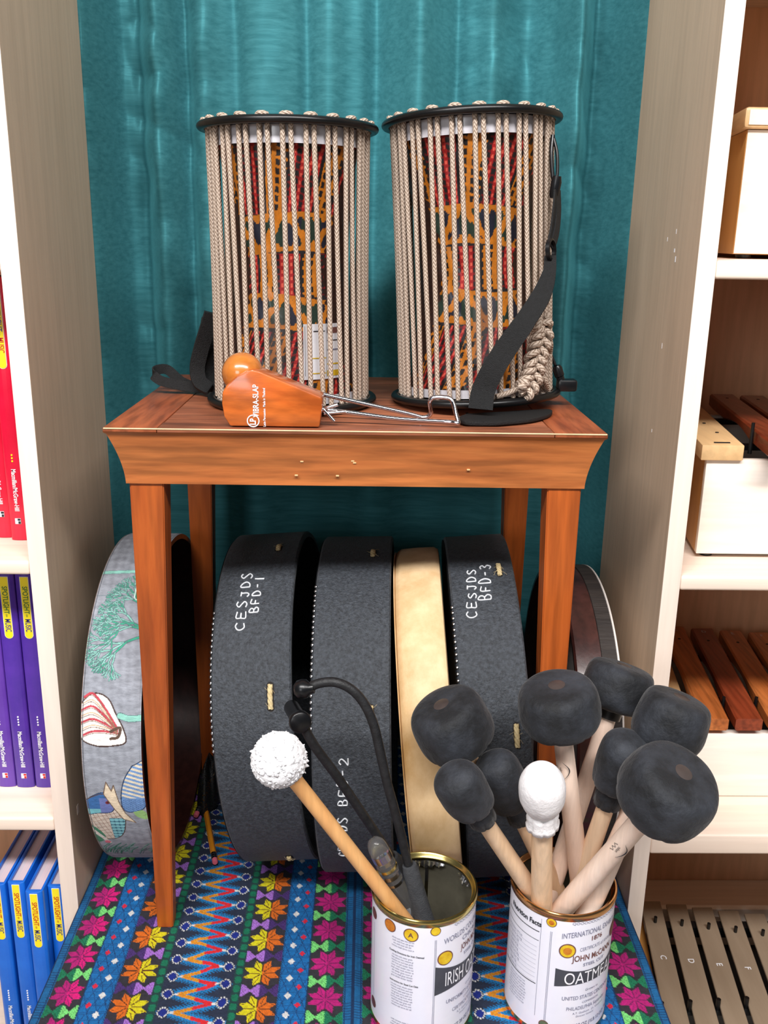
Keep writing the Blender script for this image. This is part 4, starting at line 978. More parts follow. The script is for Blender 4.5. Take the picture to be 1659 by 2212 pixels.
q = A(1190, 540, 'y', .044); obj('slider', lathe([(-.002, .0115), (-.0026, .0095), (.0026, .0095), (.002, .0115)], q, (.85, -.5, .1), 28, closed=True), 'black_plastic', r)
h = [A(1189, 552, 'y', .042), A(1186, 590, 'y', .036), A(1168, 640, 'y', .026), A(1130, 700, 'y', .016), A(1095, 750, 'y', .014), A(1064, 800, 'y', .012), A(1044, 845, 'y', .012), A(1038, 884, 'y', .006)]
P = smooth_path(h, 8); w = np.interp(np.linspace(0, 1, len(P)), [0, .12, .3, 1], [.012, .013, .021, .0255])
obj('long_webbing', ribbon(P, (.9, -.12, .3), w, .0020), 'webbing', r)
pad = [A(1012, 893, 'z', .602), A(988, 908, 'z', .6), A(1010, 916, 'z', .6), A(1060, 917, 'z', .6), (.150, -.017, .6), (.180, .000, .6), (.203, .030, .6), (.204, .055, .6), (.150, .035, .6), (.115, .022, .6)]
ppath = smooth_path([np.array((p[0], p[1], .6)) for p in pad]+[np.array((pad[0][0], pad[0][1], .6))], 5)[:-1]
obj('shoulder_pad', prism([(a, b, .5985) for a, b, _ in ppath], (0, 0, .0045), .0012), 'webbing', r)
q0, q1 = A(1202, 790, 'y', .10), A(1212, 822, 'y', .10)
obj('clip_stem', lathe([(0, .0040), (.003, .0055), (.012, .0055), (.013, .0045), (.018, .0045)], q0, q1-q0, 18), 'black_plastic', r)
q = A(1222, 830, 'y', .10); g = box(q[0]-.010, q[0]+.012, q[1]-.008, q[1]+.008, q[2]-.0075, q[2]+.0060, .003); obj('buckle', g, 'black_plastic', r)
h = [A(1188, 760, 'y', .11), A(1200, 790, 'y', .105)]; obj('webbing', ribbon(smooth_path(h, 6), (0, 1, 0), .010, .002), 'webbing', r)

# chain-plaited spare cord hanging on the right drum
def on_cords(ang, z, lift): return in_root(TR, ((.0855+lift)*math.sin(ang), -(.0855+lift)*math.cos(ang), z))
def unproj_cords(px, py, lift):
    inv = np.array(mw(TR).inverted()); d = CF+CR*(px-829.5)/F_PX-CU*(py-1106)/F_PX
    o = inv[:3, :3] @ CAM+inv[:3, 3]; d = inv[:3, :3] @ d; R_ = .0855+lift; a = d[0]**2+d[1]**2; b = 2*(o[0]*d[0]+o[1]*d[1]); c_ = o[0]**2+o[1]**2-R_*R_
    t = (-b-math.sqrt(max(0., b*b-4*a*c_)))/2/a; return in_root(TR, o+t*d)
cl = [unproj_cords(px, py, .0095) for px, py in ((1166, 690), (1172, 715), (1166, 745), (1157, 775), (1152, 805), (1142, 832), (1128, 848))]
CL = smooth_path(cl, 10); n = len(CL)
r = thing('plaited_cord', tuple(cl[-1]), 'beige cord plaited into a thick chain on the lower right of the right drum', 'rope')
T = np.gradient(CL, axis=0); T /= np.linalg.norm(T, axis=1)[:, None]
outv = np.array([0.45, -.88, 0.1]); sidev = np.cross(T, outv); sidev /= np.linalg.norm(sidev, axis=1)[:, None]
def with_uv(o, P, n_=10):
    uv = o.data.uv_layers.new(name='UVMap'); ln = np.concatenate([[0], np.cumsum(np.linalg.norm(np.diff(P, axis=0), axis=1))])
    vi = np.zeros(len(o.data.loops), int); o.data.loops.foreach_get('vertex_index', vi)
    uv.data.foreach_set('uv', np.stack([(vi % n_)/n_, ln[np.clip(vi//n_, 0, len(ln)-1)]], 1).astype(np.float32).ravel())
for k in range(3):
    ph = 2*PI*k/3; t = np.linspace(0, 1, n*3); base = np.stack([np.interp(t, np.linspace(0, 1, n), CL[:, i]) for i in range(3)], 1)
    sd = np.stack([np.interp(t, np.linspace(0, 1, n), sidev[:, i]) for i in range(3)], 1)
    P = base+sd*(.0098*np.sin(t*2*PI*3.2+ph))[:, None]+outv*(.0046*np.sin(2*(t*2*PI*3.2+ph)))[:, None]
    o = obj('strand', tube(P, .0036, 10), 'cord', r, smooth=80); with_uv(o, P)
P = smooth_path([unproj_cords(px, py, .004) for px, py in ((1135, 838), (1115, 842), (1095, 850), (1072, 857))], 8)
o = obj('strand', tube(P, .0030, 10), 'cord', r, smooth=80); with_uv(o, P)
for (a, b) in (((1125, 842), (1150, 860)), ((1160, 800), (1182, 845)), ((1178, 720), (1188, 760))):
    P = smooth_path([unproj_cords(*a, .003), unproj_cords((a[0]+b[0])/2+6, (a[1]+b[1])/2, .008), unproj_cords(*b, .003)], 8)
    o = obj('strand', tube(P, .0030, 10), 'cord', r, smooth=80); with_uv(o, P)

# ------------------------------------------------------------------ vibraslap lying along the front edge of the stool
yv = -.0430; r = thing('vibraslap', (-.02, -.03, SZ+.001), 'vibraslap with orange wooden box, wooden ball and bent chrome rod near the stool front edge', 'percussion')
X = lambda px, py: A(px, py, 'y', yv)
zb_ = SZ+.0012
out = [X(497, 924), X(484, 900), X(479, 872), X(480, 848), X(489, 832), X(512, 812), X(534, 801), X(545, 799), X(560, 803), X(640, 836), X(692, 857), X(697, 862), X(696, 880), X(690, 920)]
out = [(p[0], yv, max(p[2], zb_)) for p in out]; out[0] = (out[0][0], yv, zb_); out[-1] = (out[-1][0], yv, zb_)
obj('sound_box', prism(out, (0, .034, 0), .0018), 'vib_wood', r, smooth=30)
bl = A(524, 806, 'y', -.018); obj('ball', sphere(bl, .0205, 20), 'ball_wood', r, smooth=180)
def face(s, size, px, py, bold=0., sx=1.): 
    p = X(px, py); return text_geo(s, size, lambda u, v: (p[0]-v, yv-.0004, p[2]+u), sx=sx, bold=bold)
obj('lettering', face('VIBRA-SLAP', .0078, 553, 866, .0003, .80), 'white', r, smooth=0)
obj('lettering', face('Latin Percussion  Made in Thailand', .0034, 571, 880, .0001, .80), 'white', r, smooth=0)
p = X(547, 909); ringm = lathe([(0, .0062), (.0003, .0062), (.0003, .0052), (0, .0052)], (p[0], yv-.0003, p[2]), (0, -1, 0), 40, closed=True)
obj('round_emblem', ringm, 'white', r, smooth=0); obj('lettering', face('LP', .0080, 547, 911, .0005, .8), 'white', r, smooth=0)
T0 = .602
rod = [(-.088, -.020, .6400), A(560, 812, 'y', -.010), A(650, 840, 'y', -.004), A(760, 866, 'y', .000), A(880, 893, 'y', -.002), A(915, 902, 'y', -.004), A(930, 894, 'y', -.006), A(930, 878, 'y', -.010), A(929, 866, 'y', -.013), A(936, 859, 'y', -.014), A(955, 858, 'y', -.016),
       A(972, 861, 'y', -.018), A(979, 871, 'y', -.020), A(984, 890, 'y', -.024), A(990, 914, 'y', -.030), A(984, 921, 'y', -.030), A(960, 918, 'y', -.026), A(860, 905, 'y', -.020), A(760, 892, 'y', -.018), A(694, 884, 'y', -.020)]
rod = [np.array((p[0], p[1], max(p[2], T0+.0008))) for p in rod]; rod[0] = np.array((-.088, -.014, .6390))
obj('chrome_rod', tube(smooth_path(rod, 7), .0023, 12), 'chrome', r, smooth=80)
for a, b in (((700, 886), (722, 914)), ((702, 882), (730, 874)), ((700, 893), (748, 889))):
    P = [A(*a, 'y', -.030), A(*b, 'y', -.032)]; P = [np.array((p[0], p[1], max(p[2], T0+.001))) for p in P]
    obj('rattle_pin', tube(P, .0019, 10), 'chrome', r, smooth=80)

# ------------------------------------------------------------------ oatmeal tins holding the mallets
TR_ = .0525; TH = .1500
def tin(cx, cy, label, rim_m, seam_a):
    r = thing('oatmeal_tin', (cx, cy, .0030), label, 'tin'); Z = .0030
    obj('label', lathe([(Z+.006, TR_), (Z+TH-.008, TR_), (Z+TH-.008, TR_-.0004), (Z+.006, TR_-.0004)], (cx, cy, 0), (0, 0, 1), 120, closed=True), 'label_paper', r)
    bead = [(Z+TH-.0085+.0005*0, TR_-.0003), (Z+TH-.007, TR_+.0006), (Z+TH-.004, TR_+.0014), (Z+TH-.001, TR_+.0014), (Z+TH+.0005, TR_+.0004), (Z+TH+.0006, TR_-.0008), (Z+TH-.0004, TR_-.0020),
            (Z+TH-.0026, TR_-.0032), (Z+TH-.0036, TR_-.0046), (Z+TH-.0046, TR_-.0048), (Z+TH-.0052, TR_-.0036), (Z+TH-.007, TR_-.0012)]
    obj('rim', lathe(bead, (cx, cy, 0), (0, 0, 1), 120, closed=True), rim_m, r)
    obj('inner_wall', lathe([(Z+.002, TR_-.0012), (Z+TH-.0075, TR_-.0012), (Z+TH-.0075, TR_-.0007), (Z+.002, TR_-.0007)], (cx, cy, 0), (0, 0, 1), 120, closed=True), 'tin_inside', r, smooth=60)
    obj('base', lathe([(Z+.0006, .0001), (Z+.0006, TR_-.003), (Z-.0, TR_-.001), (Z+.002, TR_+.0006), (Z+.006, TR_+.0002), (Z+.006, TR_-.0008), (Z+.0022, TR_-.003), (Z+.0018, .0001)], (cx, cy, 0), (0, 0, 1), 96), rim_m, r)
    sm = [(cx+(TR_-.0016)*math.sin(seam_a), cy+(TR_-.0016)*math.cos(seam_a), z) for z in np.linspace(Z+.004, Z+TH-.009, 12)]
    obj('seam', ribbon(sm, (math.cos(seam_a), -math.sin(seam_a), 0), .0035, .0006), 'steel_band', r)
    return r, cx, cy
def on_tin(T, a, z, lift=.0003):
    "a = angle in degrees from the side facing the viewer, positive to the right"
    k = math.radians(a); return np.array((T[1]+(TR_+lift)*math.sin(k), T[2]-(TR_+lift)*math.cos(k), z+.003))
def tpatch(T, a0, a1, z0, z1, m, nm='label_print', lift=.0003, f0=None, f1=None, parent=None):
    "printed patch; f0/f1 optionally shape its lower/upper edge (fraction -> dz)"
    f0 = f0 or (lambda t: 0); f1 = f1 or (lambda t: 0); n = 24; V = []; Fc = []
    for i in range(n+1):
        t = i/n; a = a0+(a1-a0)*t; V += [on_tin(T, a, z0+f0(t), lift), on_tin(T, a, z1+f1(t), lift)]
    for i in range(n): Fc.append((2*i, 2*i+2, 2*i+3, 2*i+1))
    return obj(nm, (np.array(V), Fc), m, parent or T[0], smooth=180)
def tdisc(T, a, z, rr, m, m2=None, nm='medal_print', parent=None):
    def d(r_, l): 
        V = [on_tin(T, a+math.degrees(r_*math.cos(k)/TR_), z+r_*math.sin(k), l) for k in np.linspace(0, 2*PI, 28, endpoint=False)]+[on_tin(T, a, z, l)]
        return np.array(V), [(i, (i+1) % 28, 28) for i in range(28)]
    o = obj(nm, d(rr, .0004), 'brown_ink', T[0], smooth=180); obj('medal_face', d(rr*.86, .0006), m, o, smooth=180)
    if m2: obj('medal_face', d(rr*.5, .0008), m2, o, smooth=180)
def ttext(T, s, a, z, size, m, bold=0., sx=1., arc=0., tilt=0., nm='label_lettering', align='CENTER', lift=.0005):
    return obj(nm, text_geo(s, size, lambda u, v: on_tin(T, a+math.degrees(u/TR_), z+v+arc*u*u*30+tilt*u, lift), sx=sx, bold=bold, align=align, max_edge=.004 if size > .0075 else None), m, T[0], smooth=0)
def face_print(T, c, kind):
    "front of the label, centred at angle c"
    e = c-52
    tpatch(T, e-.35, e+.1, .018, .128, 'grey_ink'); tpatch(T, e+1.0, e+1.5, .018, .128, 'grey_ink')
    tdisc(T, e, .1385, .0052, 'gold_medal', 'bronze_medal' if kind else None); tdisc(T, e, .0150, .0052, 'green_medal' if kind else 'gold_medal')
    ttext(T, 'QOOOOOOOOOOOOOQ', c+2, .1405, .0040, 'grey_ink', sx=1.2)
    if kind:
        ttext(T, 'INTERNATIONAL EXHIBITION', c, .1290, .0088, 'grey_ink', sx=.62, arc=-.10, bold=.0001)
        ttext(T, '1876', c, .1200, .0072, 'brown_ink', bold=.0003)
        ttext(T, 'CERTIFICATE of AWARD', c+4, .1100, .0060, 'grey_ink', sx=.66, arc=-.06)
    else:
        ttext(T, 'WORLDS COLUMBIAN EXPO', c, .1285, .0090, 'grey_ink', sx=.66, arc=-.10, bold=.0001)
        ttext(T, 'CHICAGO', c, .1190, .0072, 'grey_ink', bold=.0002)
    tdisc(T, c-33 if kind else c-40, .1085 if kind else .1050, .0084, 'gold_medal', 'bronze_medal' if kind else None); tdisc(T, c+34, .1130, .0088, 'dark_medal')
    ttext(T, 'JOHN McCANN', c if kind else c+3, .0990 if kind else .1090, .0098, 'brown_ink', sx=.72 if kind else .60, bold=.0003, arc=-.02)
    ttext(T, 'STEEL CUT', c, .0905 if kind else .0995, .0050, 'grey_ink', sx=1.1, bold=.0002)
    w = lambda t: (.0030 if kind else .0060)*(2*abs(t-.5))**2
    b = tpatch(T, c-44 if kind else c-51, c+44 if kind else c+51, .0665 if kind else .0670, .0840 if kind else .0900, 'banner_ink', nm='banner', lift=.0004, f0=lambda t: -w(t)*1.2+.002, f1=lambda t: w(t)*1.2-.001)
    ttext(T, 'OATMEAL' if kind else 'IRISH OATMEAL', c, .0748 if kind else .0785, .0200 if kind else .0235, 'white', sx=.70 if kind else .44, bold=0., lift=.0009)
    ttext(T, 'Grown in', c, .0590, .0042, 'grey_ink')
    ttext(T, 'UNITED STATES CENTENNIAL' if kind else 'UNIFORMITY of GRANULATION', c, .0510, .0064, 'grey_ink', sx=.74, bold=.0001)
    ttext(T, 'COMMISSION', c, .0445, .0034, 'grey_ink')
    ttext(T, 'PHILADELPHIA September' if kind else 'CERTIFICATE of AWARD', c-2, .0380, .0062, 'grey_ink', sx=.72)
    ttext(T, 'A.T. Goshorn   J.L. Campbell', c, .0320, .0034, 'grey_ink'); ttext(T, 'Director General', c-6, .0280, .0030, 'grey_ink')
    ttext(T, 'NET WT 28 OZ (1LB 12 OZ) 794g', c, .0165, .0062, 'grey_ink', sx=.78, bold=.00025)
TA = tin(.0715, -.1523, 'open white Irish oatmeal tin with yellow-gold rim, holding the fluffy white mallet', 'gold_rim', .12)
TB = tin(.2143, -.1434, 'open white oatmeal tin with copper-coloured rim, holding the bundle of black mallets', 'copper_rim', 2.6)
face_print(TA, 61, 0); face_print(TB, 29, 1)
# side panels of small print
def smallprint(T, a0, a1, rows, z1, dz, seed, m='grey_ink'):
    rnd = random.Random(seed); words = 'steel cut oats are whole grain groats cut into pieces simmer water salt stir cook until tender cover and remove from heat serve'.split()
    for k in range(rows):
        n = int(abs(a1-a0)*.9/2.3); s = ''
        while len(s) < n*1.5: s += rnd.choice(words)+' '
        ttext(T, s[:int(n*1.55)], (a0+a1)/2, z1-dz*k, .0030, m, sx=.72, nm='small_print')
for z, nn, sd in ((.1240, 4, 1), (.1040, 9, 2), (.0690, 9, 3)): smallprint(TA, -48, -4, nn, z, .0031, sd)
ttext(TA, 'Cooking Directions for Irish Oatmeal', -22, .1080, .0030, 'black_ink', sx=.8, bold=.0001); ttext(TA, 'Instructions for Steel Cut Oats', -24, .0730, .0030, 'black_ink', sx=.8, bold=.0001)
smallprint(TA, -46, -6, 3, .026, .0031, 9)
tdisc(TA, -42, .1345, .0070, 'bronze_medal'); tdisc(TA, -17, .1325, .0075, 'gold_medal'); tdisc(TA, -72, .1300, .0060, 'dark_medal'); tdisc(TA, -71, .0220, .0060, 'dark_medal')
ttext(TA, 'A', -17, .1325, .0070, 'brown_ink', bold=.0003, lift=.0010); tpatch(TA, -71, -70.6, .030, .120, 'grey_ink')
tpatch(TB, -34, -33.6, .022, .139, 'grey_ink'); ttext(TB, 'Nutrition Facts', -56, .1315, .0078, 'black_ink', sx=.86, bold=.0005)
for z, h in ((.1222, .0009), (.1120, .0005), (.0600, .0009)): tpatch(TB, -88, -35.5, z, z+h, 'black_ink')
for k in range(9): ttext(TB, ['Serving Size 1/4 Cup', 'Amount Per Serving', 'Calories 150', 'Total Fat 2g', 'Sodium 0mg', 'Total Carb 26g', 'Dietary Fiber 4g', 'Sugars 0g', 'Protein 4g'][k], -70, .1065-.0052*k, .0036, 'grey_ink', sx=.8)
for k in range(9): tpatch(TB, -86, -37, .1038-.0052*k, .1040-.0052*k, 'grey_ink')
smallprint(TB, -84, -38, 9, .0560, .0034, 12)
# torn foil left under the rims
rf = random.Random(4)
for T, a0, a1 in ((TA, 150, 205), (TA, 100, 128)):
    V = []; Fc = []; n = 26
    for i in range(n+1):
        k = a0+(a1-a0)*i/n; dz = .002+.007*rf.random()*math.sin(PI*i/n); q = on_tin(T, k, TH-.0065, -.0050); q2 = on_tin(T, k, TH-.0065-dz, -.0056-.003*rf.random()); V += [q, q2]
    for i in range(n): Fc.append((2*i, 2*i+2, 2*i+3, 2*i+1))
    obj('torn_foil', (np.array(V), Fc), 'foil', T[0], smooth=30)

# ------------------------------------------------------------------ mallets
def line_in_tin(head, mouth, T, zmin=.0100):
    "follow the stick from head through the mouth point down to the tin floor or wall"
    d = mouth-head; t = (zmin-head[2])/d[2]
    for _ in range(400):
        p = head+d*t
        if math.hypot(p[0]-T[1], p[1]-T[2]) < TR_-.0125: break
        t -= .003
    return head+d*t
def mallet(label, head, mouth, T, sr, kind, hr, hl, stick_m, group='black felt mallets standing in the copper-rimmed tin', tip=True, taper=.9, end=None):
    head = np.asarray(head); mouth = np.asarray(mouth); e = line_in_tin(head, mouth, T) if end is None else np.asarray(end)
    ax = head-e; L = np.linalg.norm(ax); ax /= L
    r = thing('mallet', tuple(e), label, 'mallet', group)
    obj('stick', lathe([(0, sr*.86), (.002, sr), (L*.5, sr*1.0), (L-hl*.2, sr*taper)], e, ax, 28), stick_m, r)
    h = hl/2
    def add(nm, prof, m, sm=60, c=head, wrinkle=0., seed=1, par=None, n=56):
        v, f = lathe(prof, c, ax, n)
        if wrinkle:
            for i in range(len(v)):
                q = v[i]-c; rr = q-(q@ax)*ax; l = np.linalg.norm(rr)
                if l > 1e-4:
                    low = max(0, min(1, (-(q@ax))/h)); _, e1, e2 = frame_of(ax); an = math.atan2(rr@e2, rr@e1)
                    k = noise.noise(Vector(q*38)+Vector((seed*3.1, 0, 0)))*.0014*wrinkle-low*wrinkle*.0016*max(0, math.cos(an*7+seed))**6
                    v[i] = v[i]+rr/l*k
        return obj(nm, (v, f), m, par or r, smooth=sm)
    if kind == 'barrel':
        kp = [(-h*.99, hr*.30), (-h, hr*.52), (-h*.93, hr*.76), (-h*.74, hr*.92), (-h*.35, hr*1.0), (h*.20, hr*.985), (h*.62, hr*.94), (h*.86, hr*.84), (h*.97, hr*.66), (h, hr*.42)]
        prof = [(a, b) for a, b in smooth_path([np.array((a, b, 0)) for a, b in kp], 4)[:, :2]]+[(h*.985, hr*.2), (h*.98, .0001)]
        hd = add('head', prof, 'felt', 180, wrinkle=1.2, seed=len(label))
        add('neck_collar', [(-h-.0105, sr*1.18), (-h-.010, sr*1.32), (-h+.004, sr*1.42)], 'collar')
        if tip:
            ct = head+ax*(h*.985); obj('tip_disc', lathe([(-.0010, .0085), (.0008, .0080), (.0013, .0062), (.0015, .0001)], ct-ax*.0006, ax, 28), 'tip_disc', r)
    elif kind == 'small':
        prof = [(-h, hr*.55), (-h*.96, hr*.80), (-h*.78, hr*.94), (-h*.3, hr*1.0), (h*.25, hr), (h*.6, hr*.94), (h*.84, hr*.78), (h*.96, hr*.52), (h, hr*.22), (h, .0001)]
        add('head', [(a, b) for a, b in smooth_path([np.array((a, b, 0)) for a, b in prof], 3)[:, :2]], 'felt', 180, wrinkle=1, seed=len(label))
        add('felt_skirt', [(-h-.022, sr*1.16), (-h-.0215, sr*1.50), (-h-.010, sr*1.50), (-h-.002, sr*1.34), (-h+.004, hr*.5)], 'felt', 180, wrinkle=.7, seed=3)
    elif kind == 'white':
        prof = [(-h, hr*.50), (-h*.8, hr*.72), (-h*.4, hr*.94), (0, hr), (h*.4, hr*.96), (h*.75, hr*.74), (h*.93, hr*.42), (h, .0001)]
        add('head', [(a, b) for a, b in smooth_path([np.array((a, max(b, .0001), 0)) for a, b in prof], 4)[:, :2]], 'wrap', 180, wrinkle=.6, seed=5)
        add('wrapped_neck', [(-h-.018, sr*1.1), (-h-.0175, sr*1.45), (-h-.012, sr*1.50), (-h-.008, sr*1.30), (-h-.003, sr*1.46), (-h+.004, hr*.62)], 'wrap', 180, wrinkle=1.1, seed=2)
    return r, e, ax, L
E_ = lambda x, y, z: np.array((x, y, z))
pm = lambda px, py, z=.145: A(px, py, 'z', z)
GR = 'black felt mallets standing in the copper-rimmed tin'
MB1 = mallet('black barrel-headed mallet leaning farthest left out of the copper-rimmed tin', A(977, 1567, 'y', -.128), pm(1134, 1865), TB, .0085, 'barrel', .0385, .056, 'stick')
MB2 = mallet('small black skirted mallet at the lower left, nearest the gold-rimmed tin', A(1000, 1706, 'y', -.200), pm(1149, 1926), TB, .0090, 'small', .0232, .054, 'stick', group='small black cloth-covered mallets')
MB3 = mallet('small black skirted mallet just behind and left of the white-headed mallet', A(1086, 1686, 'y', -.146), pm(1188, 1893), TB, .0090, 'small', .0232, .062, 'stick', group='small black cloth-covered mallets')
MB4 = mallet('black barrel-headed mallet standing most upright, in front of the right stool leg', A(1208, 1527, 'y', -.150), pm(1252, 1900), TB, .0100, 'barrel', .0388, .050, 'stick_pink')
MB5 = mallet('rearmost black barrel-headed mallet, highest of all, in front of the dark brown drum', A(1334, 1483, 'y', -.080), pm(1202, 1886), TB, .0098, 'barrel', .0362, .047, 'stick_pink')
MB6 = mallet('black barrel-headed mallet at the right, in front of the rosewood xylophone bars', A(1449, 1561, 'y', -.146), pm(1281, 1944), TB, .0105, 'barrel', .0352, .056, 'stick_pink')
MB7 = mallet('small black skirted mallet partly hidden behind the largest mallet head', A(1342, 1645, 'y', -.160), pm(1252, 1905), TB, .0092, 'small', .0238, .062, 'stick', group='small black cloth-covered mallets')
MB8 = mallet('largest and nearest black barrel-headed mallet, lowest at the right', A(1441, 1709, 'y', -.234), pm(1225, 1952), TB, .0105, 'barrel', .0424, .057, 'stick_pink')
MW = mallet('white cloth-headed mallet with square wooden stick in the copper-rimmed tin', A(1171, 1708, 'y', -.205), pm(1170, 1948), TB, .0105, 'white', .0212, .058, 'stick', group=None)
# maker's marks burnt into two sticks
def mark(Mt, s_along, ang, txt, size):
    r, e, ax, L = Mt; _, e1, e2 = frame_of(ax); tocam = CAM-(e+ax*s_along); tocam -= (tocam@ax)*ax; tocam /= np.linalg.norm(tocam); side = np.cross(ax, tocam); R_ = .0108
    def on(u, v, l=.0002):
        k = ang+v/R_; return e+ax*(s_along+u)+(R_+l)*(math.cos(k)*tocam+math.sin(k)*side)
    arc = [on(-.010+.020*t, -.0035+.006*math.sin(PI*t)+.0055) for t in np.linspace(0, 1, 14)]
    o = obj('stick_mark', tube(arc, np.interp(np.linspace(0, 1, 14), [0, .5, 1], [.0001, .0006, .0001]), 6), 'black_ink', r)
    z_ = [on(-.006+.011*t, -.005+.0016*((i % 2)*2-1)) for i, t in enumerate(np.linspace(0, 1, 6))]
    obj('stick_mark', tube(z_, .00022, 5), 'black_ink', r); obj('stick_mark', text_geo(txt, size, lambda u, v: on(u, v-.0005), sx=.8), 'black_ink', r, smooth=0)
mark(MB8, .225, .2, 'mallet', .0040); mark(MB4, .235, -.5, 'mallet', .0040)

# fluffy white mallet in the gold-rimmed tin
hd = A(602, 1641, 'y', -.205); mo = A(846, 1950, 'z', .150)
r, e, ax, L = mallet('mallet with fluffy white ball head and orange dowel in the gold-rimmed tin', hd, mo, TA, .0072, 'none', .02, .03, 'stick_orange', group=None, taper=1.)
v, f = sphere(hd, 1, 40)
rn = random.Random(3)
for i in range(len(v)):
    d = v[i]-hd; k = noise.noise(Vector(d*4))*.05+noise.noise(Vector(d*16))*.045; v[i] = hd+d*.0246*(1+k)
obj('fleece_head', (v, f), 'fleece', r, smooth=180)
tufts = []
for k in range(520):
    d = np.array([rn.gauss(0, 1) for _ in range(3)]); d /= np.linalg.norm(d); l = .0003+.0034*rn.random()**9; b = hd+d*.0236; t = np.array([rn.gauss(0, 1) for _ in range(3)])*.0014
    tufts.append(tube([b, b+d*l*.5+t*.6, b+d*l+t], [.0022, .0014, .0003], 6))
ft = obj('fleece_tufts', cat(*tufts), 'fleece', r, smooth=180); ft['kind'] = 'stuff'

# two black percussion beaters with rod handles and grey foam grips
def beater(label, path, path_r, sleeve, srad, parts):
    r = thing('beater', tuple(sleeve[-1]), label, 'beater', 'black rod beaters in the gold-rimmed tin')
    obj('rod', tube(smooth_path(path, 8), .0046, 14) if path_r is None else tube(smooth_path(path, 8), np.interp(np.linspace(0, 1, (len(path)-1)*8+1), *path_r), 14), 'matte_black', r, smooth=80)
    P = smooth_path(sleeve, 8); obj('foam_grip', tube(P, np.interp(np.linspace(0, 1, len(P)), [0, .03, .06, 1], [srad[0]*.86, srad[0], srad[0]*1.02, srad[1]]), 24), 'grip', r, smooth=60)
    for nm, g, m_ in parts: obj(nm, g, m_, r, smooth=60)
    return r
ba = A(656, 1488, 'y', -.150); pth = [A(662, 1488, 'y', -.150), A(690, 1476, 'y', -.150), A(725, 1474, 'y', -.151), A(760, 1490, 'y', -.152), A(788, 1522, 'y', -.153), A(808, 1568, 'y', -.155), A(822, 1628, 'y', -.157), A(836, 1690, 'y', -.158), A(858, 1770, 'y', -.158), A(882, 1866, 'y', -.157)]
s1 = A(884, 1868, 'y', -.157); s2 = A(908, 1965, 'z', .128)
dr = s2-s1; s3 = s2+dr*.55
if math.hypot(s3[0]-TA[1], s3[1]-TA[2]) > TR_-.014:
    s3 = s2+(s3-s2)*.5
P0, P1 = pth[1]-ba, None
axb = (A(640, 1484, 'y', -.148)-A(680, 1480, 'y', -.150)); axb /= np.linalg.norm(axb)
beater('black beater with rod curving over to a small ball end, in the gold-rimmed tin', pth, None, [s1, s2, s3], (.0082, .0130),
       [('ball_end', lathe([(-.010, .0052), (-.006, .0056), (-.003, .0088), (.001, .0094), (.006, .0082), (.009, .0046), (.010, .0001)], ba, axb, 32), 'black_plastic')])
hb = A(650, 1562, 'y', -.165); back = A(632, 1532, 'y', -.128); pth = [A(656, 1570, 'y', -.158), A(680, 1612, 'y', -.156), A(730, 1680, 'y', -.152), A(790, 1768, 'y', -.146), A(842, 1846, 'y', -.140), A(858, 1868, 'y', -.138)]
axh = hb-back; axh /= np.linalg.norm(axh); s1 = A(846, 1850, 'y', -.140); s2 = A(880, 1905, 'z', .140); s2 = s1+(s2-s1)*1.0
dd = s2-s1; s3 = s2+E_(0, 0, -.03)+dd*E_(.6, .2, .3)
beater('black beater with straight rod and short cylindrical hammer head, in the gold-rimmed tin', pth, None, [s1, s2, s3], (.0080, .0110),
       [('hammer_head', lathe([(-.046, .0070), (-.044, .0076), (-.010, .0076), (-.008, .0100), (-.003, .0108), (-.001, .0104), (.0, .0094), (.0003, .0001)], hb, axh, 36), 'black_plastic')])
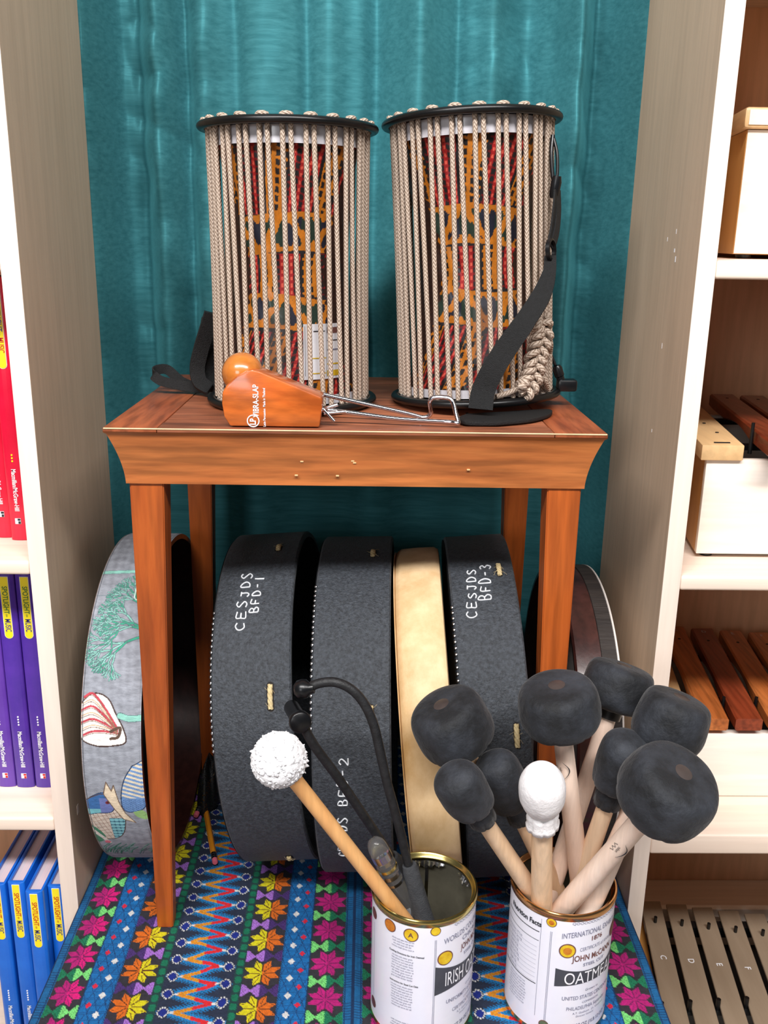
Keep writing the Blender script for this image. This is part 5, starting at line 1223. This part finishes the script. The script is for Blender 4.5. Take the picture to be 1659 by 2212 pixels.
# clear plastic tube with metal bands
c0, c1 = A(806, 1812, 'y', -.168), A(858, 1915, 'y', -.160); ax = c0-c1; L = np.linalg.norm(ax); ax /= L; c1b = c1-ax*.035; L2 = L+.035
r = thing('clear_tube', tuple(c1b), 'clear plastic tube with silver bands between the fluffy mallet and the black beaters', 'tube')
obj('tube_wall', lathe([(0, .0098), (L2-.012, .0098), (L2-.006, .0086), (L2-.002, .0056), (L2, .0001)], c1b, ax, 32), 'clear', r)
for k, (h, w) in enumerate(((L2-.026, .009), (L2-.039, .0035), (L2-.049, .005), (L2-.058, .0035))):
    obj('metal_band', lathe([(h, .0103), (h+w, .0103), (h+w, .0100), (h, .0100)], c1b, ax, 32, closed=True), 'steel_band' if k != 1 else 'gold_rim', r)

# ------------------------------------------------------------------ pencils and mesh bag behind the left leg
def pencil(p0, p1, label):
    p0, p1 = np.asarray(p0), np.asarray(p1); ax = p1-p0; L = np.linalg.norm(ax); ax /= L
    r = thing('pencil', tuple(p0), label, 'pencil', 'pencils'); hx = lambda a, b, rr, m_, nm, n=6: obj(nm, lathe([(a, rr), (b, rr)], p0, ax, n), m_, r, smooth=20)
    hx(.019, L-.016, .0038, 'pencil', 'barrel'); hx(.007, .019, .0038, 'steel_band', 'ferrule', 24)
    obj('ferrule_ridge', lathe([(.010, .0040), (.0112, .0040), (.0112, .0036), (.010, .0036)], p0, ax, 24, closed=True), 'black_ink', r); obj('ferrule_ridge', lathe([(.0145, .0040), (.0157, .0040), (.0157, .0036), (.0145, .0036)], p0, ax, 24, closed=True), 'black_ink', r)
    obj('eraser', lathe([(0, .0001), (.0002, .0028), (.0012, .0036), (.007, .0036)], p0, ax, 24), 'eraser', r)
    obj('point', lathe([(L-.016, .0036), (L-.004, .0010), (L, .0002)], p0, ax, 6), 'stick', r)
pencil(A(465, 1864, 'z', .0062), A(440, 1726, 'z', .0062), 'yellow pencil with pink eraser lying on the cloth left of drum BFD-1')
pencil(E_(-.222, .172, .0080), E_(-.208, .262, .0240), 'yellow pencil lying half hidden inside the black mesh bag')
def bag():
    c0 = E_(-.211, .222, .0); nu, nv = 60, 30
    def fn(U, V):
        a = U*2*PI; e = np.sin(V*PI*.5); rr = .034*(1-(V**2.6))*(1+.12*np.sin(a*3+1)+.06*np.sin(a*7))
        z = .0035+.060*V*(1+.14*np.sin(a*2+.5)); return np.stack([c0[0]+rr*.48*np.cos(a), c0[1]+rr*1.15*np.sin(a)+.01*V, z], -1)
    single('mesh_bag', grid(nu, nv, fn), 'mesh', 'crumpled black mesh bag on the cloth behind the left front stool leg', 'bag', smooth=180)
bag()
